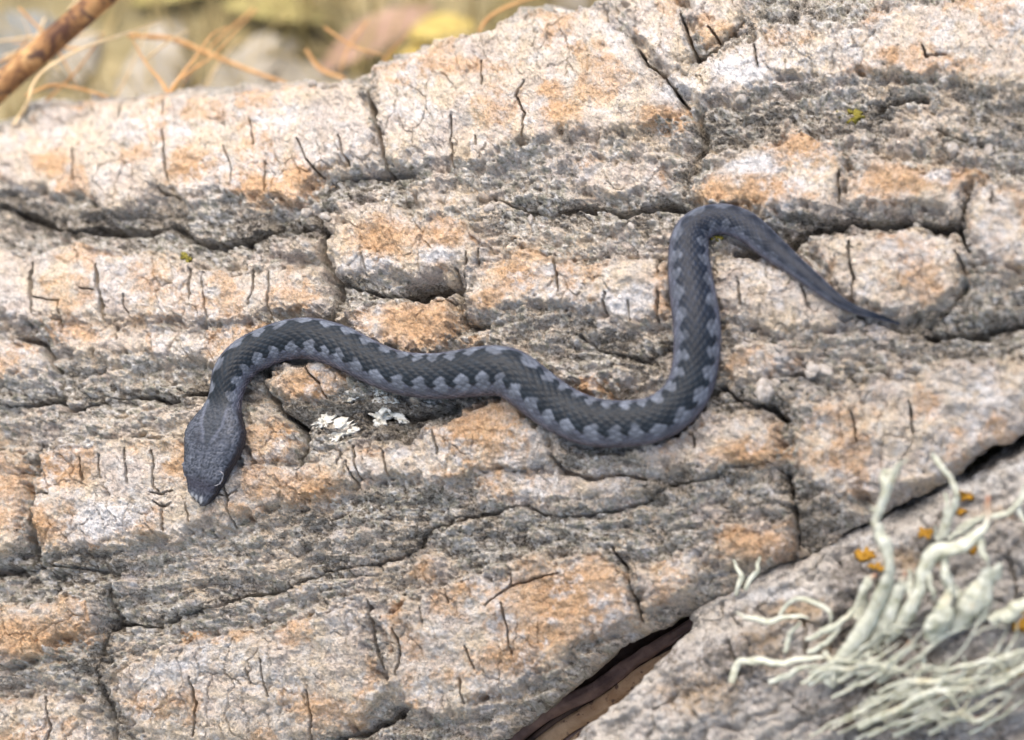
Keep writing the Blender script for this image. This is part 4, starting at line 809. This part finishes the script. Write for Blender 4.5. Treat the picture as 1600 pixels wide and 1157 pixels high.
strand(LEFT, lo, [(350, 838), (380, 796), (440, 770), (520, 782), (572, 822), (576, 880)], [24, 24, 26, 26, 24, 12], [16, 22, 30, 30, 22, 12], 101)
strand(LEFT, lo, [(125, 1150), (155, 1065), (230, 1042), (330, 1048), (430, 1040), (560, 1026)], [30, 36, 36, 34, 36, 24], [6, 14, 20, 22, 20, 12], 102)
strand(LEFT, lo, [(376, 1010), (400, 935), (445, 868)], [22, 32, 26], [8, 18, 24], 103)
strand(LEFT, lo, [(470, 950), (560, 912), (640, 858), (705, 775)], [24, 32, 28, 20], [12, 24, 34, 42], 104)
strand(LEFT, lo, [(480, 1010), (560, 968), (630, 900)], [22, 26, 14], [8, 18, 26], 105)
strand(LEFT, lo, [(560, 1000), (600, 1080), (606, 1150)], [26, 40, 30], [18, 12, 6], 106)
strand(LEFT, lo, [(300, 1150), (400, 1110), (520, 1080)], [26, 34, 18], [4, 12, 16], 107)
SM, so = tuft(1158, 930, 'tiny two pronged pale lichen in the gap between the logs')
strand(SM, so, [(152, 745), (168, 660), (140, 590)], [22, 28, 12], [0, 16, 30], 110); strand(SM, so, [(190, 720), (232, 640), (266, 574)], [20, 24, 10], [0, 16, 30], 111)

# ------------------------------------------------------------------ dry strips and a dark shade fill in the gap between the logs
def strip(name, pts, wid, lift, mat, label, seed):
    P = np.array([(x, y, w_, l) for (x, y), w_, l in zip(pts, wid, lift)]); Cc = catmull(P, 12); m = len(Cc)
    tx = np.gradient(Cc[:, :2], axis=0); tx /= np.linalg.norm(tx, axis=1)[:, None]; nx = np.stack([-tx[:, 1], tx[:, 0]], 1)
    K = 11; top = []; q = np.linspace(-1, 1, K)
    for j in range(K):
        wj = Cc[:, 2] * q[j] * (1 + 0.10 * fbm(np.arange(m) * 1.0, np.full(m, seed + j * .4), 4, 2, 3))
        top.append(at(Cc[:, 0] + nx[:, 0] * wj, Cc[:, 1] + nx[:, 1] * wj, Cc[:, 3] + 0.5 * Cc[:, 2] * (1 - q[j] ** 2) + 2 * fbm(np.arange(m) * 1.0, np.full(m, j * 2.0), 5, 2, seed % 20)))
    top = np.stack(top, 1); bot = top - n * 5
    Vv = np.concatenate([top.reshape(-1, 3), bot.reshape(-1, 3)]); N0 = m * K; Fc = []
    for i in range(m - 1):
        for j in range(K - 1):
            a, b, c, d = i * K + j, i * K + j + 1, (i + 1) * K + j + 1, (i + 1) * K + j
            Fc += [(a, b, c, d), (N0 + d, N0 + c, N0 + b, N0 + a)]
        Fc += [(i * K, (i + 1) * K, N0 + (i + 1) * K, N0 + i * K), (i * K + K - 1, N0 + i * K + K - 1, N0 + (i + 1) * K + K - 1, (i + 1) * K + K - 1)]
    for i in (0, m - 1):
        for j in range(K - 1): Fc.append((i * K + j, N0 + i * K + j, N0 + i * K + j + 1, i * K + j + 1))
    return tag(own_origin(link(name, py_mesh(name, Vv * UNIT, Fc), mat)), label, 'bark strip')
M_STRIP = obj_mat('purple_brown_strip', (0.10, 0.062, 0.055), (0.24, 0.155, 0.125), 130, 0.7, 0.3, 0.0004)
M_STRIP2 = obj_mat('tan_strip', (0.30, 0.18, 0.10), (0.46, 0.31, 0.19), 130, 0.75, 0.3, 0.0004, (0.12, 0.07, 0.05))
M_STRIP3 = obj_mat('dark_strip', (0.045, 0.028, 0.022), (0.12, 0.075, 0.055), 130, 0.8, 0.2, 0.0006)
SL = [(740, 1216), (848, 1126), (926, 1074), (992, 1030), (1046, 994), (1110, 955)]
for k, (off, wd_, lf_, mt_, lb) in enumerate([(0, 11, -190, M_STRIP, 'purple brown dry bark strip in the gap right below the snake log'), (16, 9, -206, M_STRIP3, 'dark thin bark strip between the purple and tan strips in the gap'), (30, 12, -196, M_STRIP2, 'tan dry bark strip lying in the gap between the logs'),
        (46, 9, -214, M_STRIP, 'thin purple brown strip beside the tan strip in the gap'), (60, 11, -204, M_STRIP2, 'tan dry bark strip against the edge of the grey log'), (24, 60, -262, M_STRIP3, 'wide dark fill sheet under the thin strips, standing in for the shade of the gap')]):  # last entry: dark sheet added to paint the gap's shade
    q_ = np.random.default_rng(k)
    strip('bark_or_shade_strip', [(x + off * 0.62 + q_.uniform(-4, 4), y + off * 0.78 + q_.uniform(-4, 4)) for x, y in SL], [wd_, wd_, wd_ * 1.1, wd_, wd_ * .8, wd_ * .4], [lf_ + q_.uniform(-5, 5) for _ in SL], mt_, lb, 4 + 5 * k)

# ------------------------------------------------------------------ ground and what lies on it behind the log
GS = 60.0
t = NT('litter_ground'); v = t.n('ShaderNodeTexCoord').outputs['Object']
c_ = t.ramp(t.noise(v, 14, 5, 0.6), [(0.3, (0.09, 0.07, 0.038)), (0.45, (0.20, 0.165, 0.08)), (0.58, (0.30, 0.25, 0.14)), (0.72, (0.42, 0.37, 0.29))])
c_ = t.mix(t.ramp(t.noise(v, 60, 4), [(0.55, 0.0), (0.7, 0.6)]), c_, (0.42, 0.33, 0.16))
M_GROUND = t.done(c_, 0.95, t.bump(t.noise(v, 90, 5), 0.006), 0.1)
gv, gf = [], []; NGR = 48
cs = np.sign(np.linspace(-1, 1, NGR)) * np.abs(np.linspace(-1, 1, NGR)) ** 4 * GS
for i, yv in enumerate(cs):
    for j, xv in enumerate(cs):
        gv.append((xv, yv, GROUND_Z * UNIT + (0.012 * (vnoise(np.array([xv * 9.0]), np.array([yv * 9.0]), 3)[0] - 0.5) if abs(xv) + abs(yv) < 3 else 0)))
for i in range(NGR - 1):
    for j in range(NGR - 1): gf.append((i * NGR + j, i * NGR + j + 1, (i + 1) * NGR + j + 1, (i + 1) * NGR + j))
tag(link('ground', py_mesh('ground', gv, gf), M_GROUND), 'litter covered ground behind the log', None, None, 'structure')

M_STEM = NT('mottled_stem'); t = M_STEM; v = t.n('ShaderNodeTexCoord').outputs['Object']
c_ = t.ramp(t.noise(v, 110, 5, 0.6, 0.6), [(0.36, (0.08, 0.032, 0.014)), (0.5, (0.28, 0.135, 0.045)), (0.66, (0.48, 0.28, 0.11))])
c_ = t.mix(t.ramp(t.noise(v, 230, 3), [(0.56, 0.0), (0.64, 0.9)]), c_, (0.06, 0.028, 0.02))
M_STEM = t.done(c_, 0.6, t.bump(t.noise(v, 200, 4), 0.0004), 0.35)
M_STRAW = obj_mat('straw', (0.58, 0.40, 0.20), (0.72, 0.55, 0.32), 200, 0.7, 0.3, 0.0002)
M_TWIG = obj_mat('orange_twig', (0.40, 0.20, 0.07), (0.58, 0.34, 0.14), 200, 0.75, 0.3, 0.0002)
def ray_pt(px, py, depth):
    D = fwd * FPX + rgt * (px - W / 2) + upv * (HGT / 2 - py); return CAM + D * (depth / FPX)
def dep(px, py, h=0.0): return float((at(px, py, h) - CAM) @ fwd)
def rod(name, pts, rads, mat, label, cat, group=None, sides=12, lump=0.04, seed=0, parent=None, origin=None):
    P = catmull([(p[0], p[1], p[2], r) for p, r in zip(pts, rads)], 10)
    vv, ff = tube(P[:, :3], np.maximum(P[:, 3], .3), name, sides, 1.0, (0.2, 0.3, 1), 0, seed, lump)
    if parent is not None:
        o = link(name, py_mesh(name, vv * UNIT - origin, ff), mat); o.parent = parent; return o
    return tag(own_origin(link(name, py_mesh(name, vv * UNIT, ff), mat)), label, cat, group)
d0 = dep(150, 170)
rod('dry_stalk', [ray_pt(-330, 420, d0 + 230), ray_pt(-160, 274, d0 + 150), ray_pt(0, 136, d0 + 90), ray_pt(80, 66, d0 + 60), ray_pt(156, 0, d0 + 30), ray_pt(300, -124, d0 - 10), ray_pt(420, -230, d0 - 50)], [26, 25, 24, 23, 22, 20, 18], M_STEM, 'thick mottled brown dry stem leaning behind the log', 'stem', None, 20, 0.03, 3)
rod('straw_fibre', [at(20, 196, 8), at(32, 180, 12), ray_pt(44, 160, d0 + 6), ray_pt(52, 132, d0 + 14), ray_pt(72, 108, d0 + 24), ray_pt(120, 80, d0 + 44), ray_pt(168, 62, d0 + 60), ray_pt(205, 50, d0 + 72), ray_pt(252, 34, d0 + 84)], [2.2, 3.4, 3.2, 3, 2.8, 2.6, 2.4, 2.2, .8], M_STRAW, 'pale straw fibre curving up from the corner of the log', 'straw', None, 8, 0.08, 4)
tw_o = ray_pt(264, 150, d0 + 30) * UNIT; TWIG = empty('forked_twig', tw_o); tag(TWIG, 'thin orange forked twig standing behind the log rim', 'twig')
bp = ray_pt(264, 152, d0 + 30)
for pts_, r_ in [([(252, 128, 40), (226, 96, 60), (204, 56, 80)], 3), ([(282, 120, 46), (310, 84, 70), (332, 54, 90), (356, 42, 100)], 3.2), ([(278, 126, 40), (330, 90, 70), (372, 46, 100), (404, 14, 120)], 2.6)]:
    rod('twig_branch', [ray_pt(262, 170, d0 + 26), bp] + [ray_pt(x_, y_, d0 + z_) for x_, y_, z_ in pts_], [r_ * 1.4, r_ * 1.3] + list(np.linspace(r_, r_ * .4, len(pts_))), M_TWIG, None, None, None, 8, 0.08, 6, TWIG, tw_o)
rod('dry_twig', [ray_pt(200, 56, d0 + 240), ray_pt(270, 62, d0 + 250), ray_pt(330, 86, d0 + 250), ray_pt(390, 110, d0 + 240), ray_pt(450, 132, d0 + 200)], [4, 5, 5, 4, 3], M_TWIG, 'orange dry twig lying level behind the forked twig', 'twig', 'dry twigs behind the log', 8, .08, 7)
rod('dry_twig', [ray_pt(478, 78, d0 + 260), ray_pt(500, 108, d0 + 250), ray_pt(540, 124, d0 + 220)], [3, 4, 3], M_TWIG, 'short orange twig beside the notch of the log rim', 'twig', 'dry twigs behind the log', 8, .08, 8)
rod('dry_twig', [ray_pt(748, 50, d0 + 90), ray_pt(762, 30, d0 + 110), ray_pt(790, 12, d0 + 130), ray_pt(840, -6, d0 + 150)], [2.5, 3, 3, 2], M_TWIG, 'curved orange twig arching over the upper log rim', 'twig', 'dry twigs behind the log', 8, .08, 9)
rod('dry_twig', [ray_pt(40, 150, d0 + 40), ray_pt(80, 134, d0 + 60), ray_pt(120, 138, d0 + 70), ray_pt(170, 152, d0 + 60)], [2.5, 3, 3, 2], M_TWIG, 'low orange twig along the corner of the log rim', 'twig', 'dry twigs behind the log', 8, .08, 10)

rr = np.random.default_rng(77)
for k in range(16):
    x_ = rr.uniform(20, 700); y_ = rr.uniform(40, 120) - max(0, x_ - 480) * 0.25; dz = rr.uniform(120, 420); ln = rr.uniform(60, 190); a = rr.uniform(-1.2, 1.2) + (math.pi if rr.random() > .5 else 0); bnd = rr.uniform(-40, 40)
    rod('dry_straw', [ray_pt(x_ - ln * .5 * math.cos(a), y_ + ln * .5 * math.sin(a), d0 + dz), ray_pt(x_ + bnd * .3 * math.sin(a), y_ + bnd * .3 * math.cos(a), d0 + dz * .95), ray_pt(x_ + ln * .5 * math.cos(a), y_ - ln * .5 * math.sin(a), d0 + dz * .9)], [2.6, 2.2, 0.9], M_STRAW if k % 2 else M_TWIG, ('long ' if ln > 125 else 'short ') + ('pale straw' if k % 2 else 'orange brown straw') + ' bent over the blurred grass behind the log', 'straw', 'straw stems behind the log', 6, .08, 20 + k)
M_STONE = obj_mat('grey_stone', (0.25, 0.22, 0.165), (0.36, 0.32, 0.25), 60, 0.9, 0.2, 0.001)
M_STONE2 = obj_mat('blue_grey_stone', (0.17, 0.17, 0.155), (0.25, 0.25, 0.225), 60, 0.9, 0.2, 0.001)
def ground_stone(px, py, r, seed, mat, label, st):
    c = at_z(px, py, GROUND_Z + r * 0.3)
    o = pebble(px, py, r, seed, label, 'stone', mat, 'stone', 'blurred stones behind the log', st=st, hoff=0)
    d = Vector(c * UNIT) - Vector((at(px, py, 0)) * UNIT); o.location += d; return o
for a in [(250, 108, 90, 31, M_STONE, 'pale grey stone behind the forked twig', (1.7, .9, .32)), (395, 105, 80, 32, M_STONE, 'pale grey stone behind the level twig', (1.8, .9, .3)), (20, 60, 80, 33, M_STONE2, 'blue grey stone behind the mottled stem', (1.2, 1.3, .4)), (120, 95, 60, 36, M_STONE, 'small pale stone beside the mottled stem', (1.5, .9, .3)), (880, -10, 60, 34, M_STONE, 'white grey stone beyond the upper log rim', (1.2, .8, .6)), (500, 118, 70, 35, M_STONE, 'pale flat stone behind the notch of the log rim', (1.6, .8, .3))]:
    ground_stone(*a)
# fallen leaves
def leaf(px, py, ln, wd, ang, mat, label, z):
    c = at_z(px, py, GROUND_Z + z); Vv = []; Fc = []; M_, K = 16, 7
    e1 = np.array([math.cos(ang), math.sin(ang), 0.0]); e2 = np.array([-math.sin(ang), math.cos(ang), 0])
    for sgn in (0, -2.5):
        for i in range(M_):
            u = i / (M_ - 1); w_ = wd * math.sin(math.pi * min(1, u * 0.96 + 0.02)) ** 0.8
            for j in range(K):
                q = (j / (K - 1) - 0.5) * 2
                Vv.append(c + e1 * (u - .5) * ln + e2 * q * w_ + np.array([0, 0, 1]) * (sgn + 0.25 * w_ * abs(q) ** 1.5 + 10 * math.sin(u * 3)))
    N0 = M_ * K
    for i in range(M_ - 1):
        for j in range(K - 1):
            a, b, c1_, d = i * K + j, i * K + j + 1, (i + 1) * K + j + 1, (i + 1) * K + j
            Fc += [(a, d, c1_, b), (N0 + a, N0 + b, N0 + c1_, N0 + d)]
        Fc += [(i * K, N0 + i * K, N0 + (i + 1) * K, (i + 1) * K), (i * K + K - 1, (i + 1) * K + K - 1, N0 + (i + 1) * K + K - 1, N0 + i * K + K - 1)]
    return tag(own_origin(link('fallen_leaf', py_mesh('fallen_leaf', np.array(Vv) * UNIT, Fc), mat)), label, 'leaf', 'fallen leaves behind the log')
M_LEAFP = obj_mat('pinkish_leaf', (0.26, 0.16, 0.10), (0.38, 0.25, 0.17), 60, 0.7, 0.3, 0.0005)
M_LEAFY = obj_mat('yellow_leaf', (0.38, 0.28, 0.07), (0.54, 0.42, 0.13), 60, 0.7, 0.3, 0.0005)
M_LEAFO = obj_mat('olive_leaf', (0.24, 0.20, 0.06), (0.38, 0.32, 0.12), 60, 0.7, 0.3, 0.0005)
leaf(590, 60, 330, 52, 0.7, M_LEAFP, 'pinkish brown fallen leaf behind the log rim', 60)
leaf(690, 50, 170, 40, 0.2, M_LEAFY, 'bright yellow fallen leaf behind the log rim', 70)
leaf(655, 95, 160, 40, 0.1, M_LEAFY, 'dull yellow fallen leaf under the pinkish leaf', 40)
leaf(430, 20, 260, 44, -0.2, M_LEAFO, 'olive green fallen leaf beyond the forked twig', 30)
leaf(280, -10, 240, 44, 0.3, M_LEAFO, 'olive green fallen leaf beyond the mottled stem', 30)
# dry grass round the log
rr = np.random.default_rng(12); Vg, Fg = [], []
def blade(c, hgt_, lean, az, w_):
    b0 = len(Vg); K = 5
    for i in range(K):
        u = i / (K - 1); p = np.array(c) + np.array([math.cos(az) * lean * u * u, math.sin(az) * lean * u * u, hgt_ * (u - 0.25 * u * u)])
        sd = np.array([-math.sin(az), math.cos(az), 0]) * w_ * (1 - u * 0.9) * .5
        Vg.extend([p - sd, p + sd, p + np.array([math.cos(az), math.sin(az), .3]) * w_ * (1 - u) * .25])
    for i in range(K - 1):
        for j in range(3): Fg.append((b0 + i * 3 + j, b0 + i * 3 + (j + 1) % 3, b0 + (i + 1) * 3 + (j + 1) % 3, b0 + (i + 1) * 3 + j))
for k in range(3200):
    xx_ = rr.uniform(-2200, 2600); yy_ = rr.uniform(700, 3200)
    blade((xx_, yy_, GROUND_Z - 4), rr.uniform(90, 420), rr.uniform(40, 300), rr.uniform(0, 6.28), rr.uniform(6, 17))
for k in range(260):
    xx_ = rr.uniform(-2200, 2600); yy_ = rr.uniform(-2600, -1300)
    blade((xx_, yy_, GROUND_Z - 4), rr.uniform(60, 160), rr.uniform(40, 160), rr.uniform(0, 6.28), rr.uniform(6, 14))
t = NT('dry_grass'); v = t.n('ShaderNodeTexCoord').outputs['Object']
c_ = t.ramp(t.noise(v, 22, 4), [(0.34, (0.15, 0.13, 0.045)), (0.46, (0.29, 0.225, 0.09)), (0.62, (0.47, 0.36, 0.175))])
M_GRASS = t.done(c_, 0.8, None, 0.2)
tag(link('dry_grass', py_mesh('dry_grass', np.array(Vg) * UNIT, Fg), M_GRASS), 'dry olive and straw grass on the ground behind the log', 'grass', None, 'stuff')
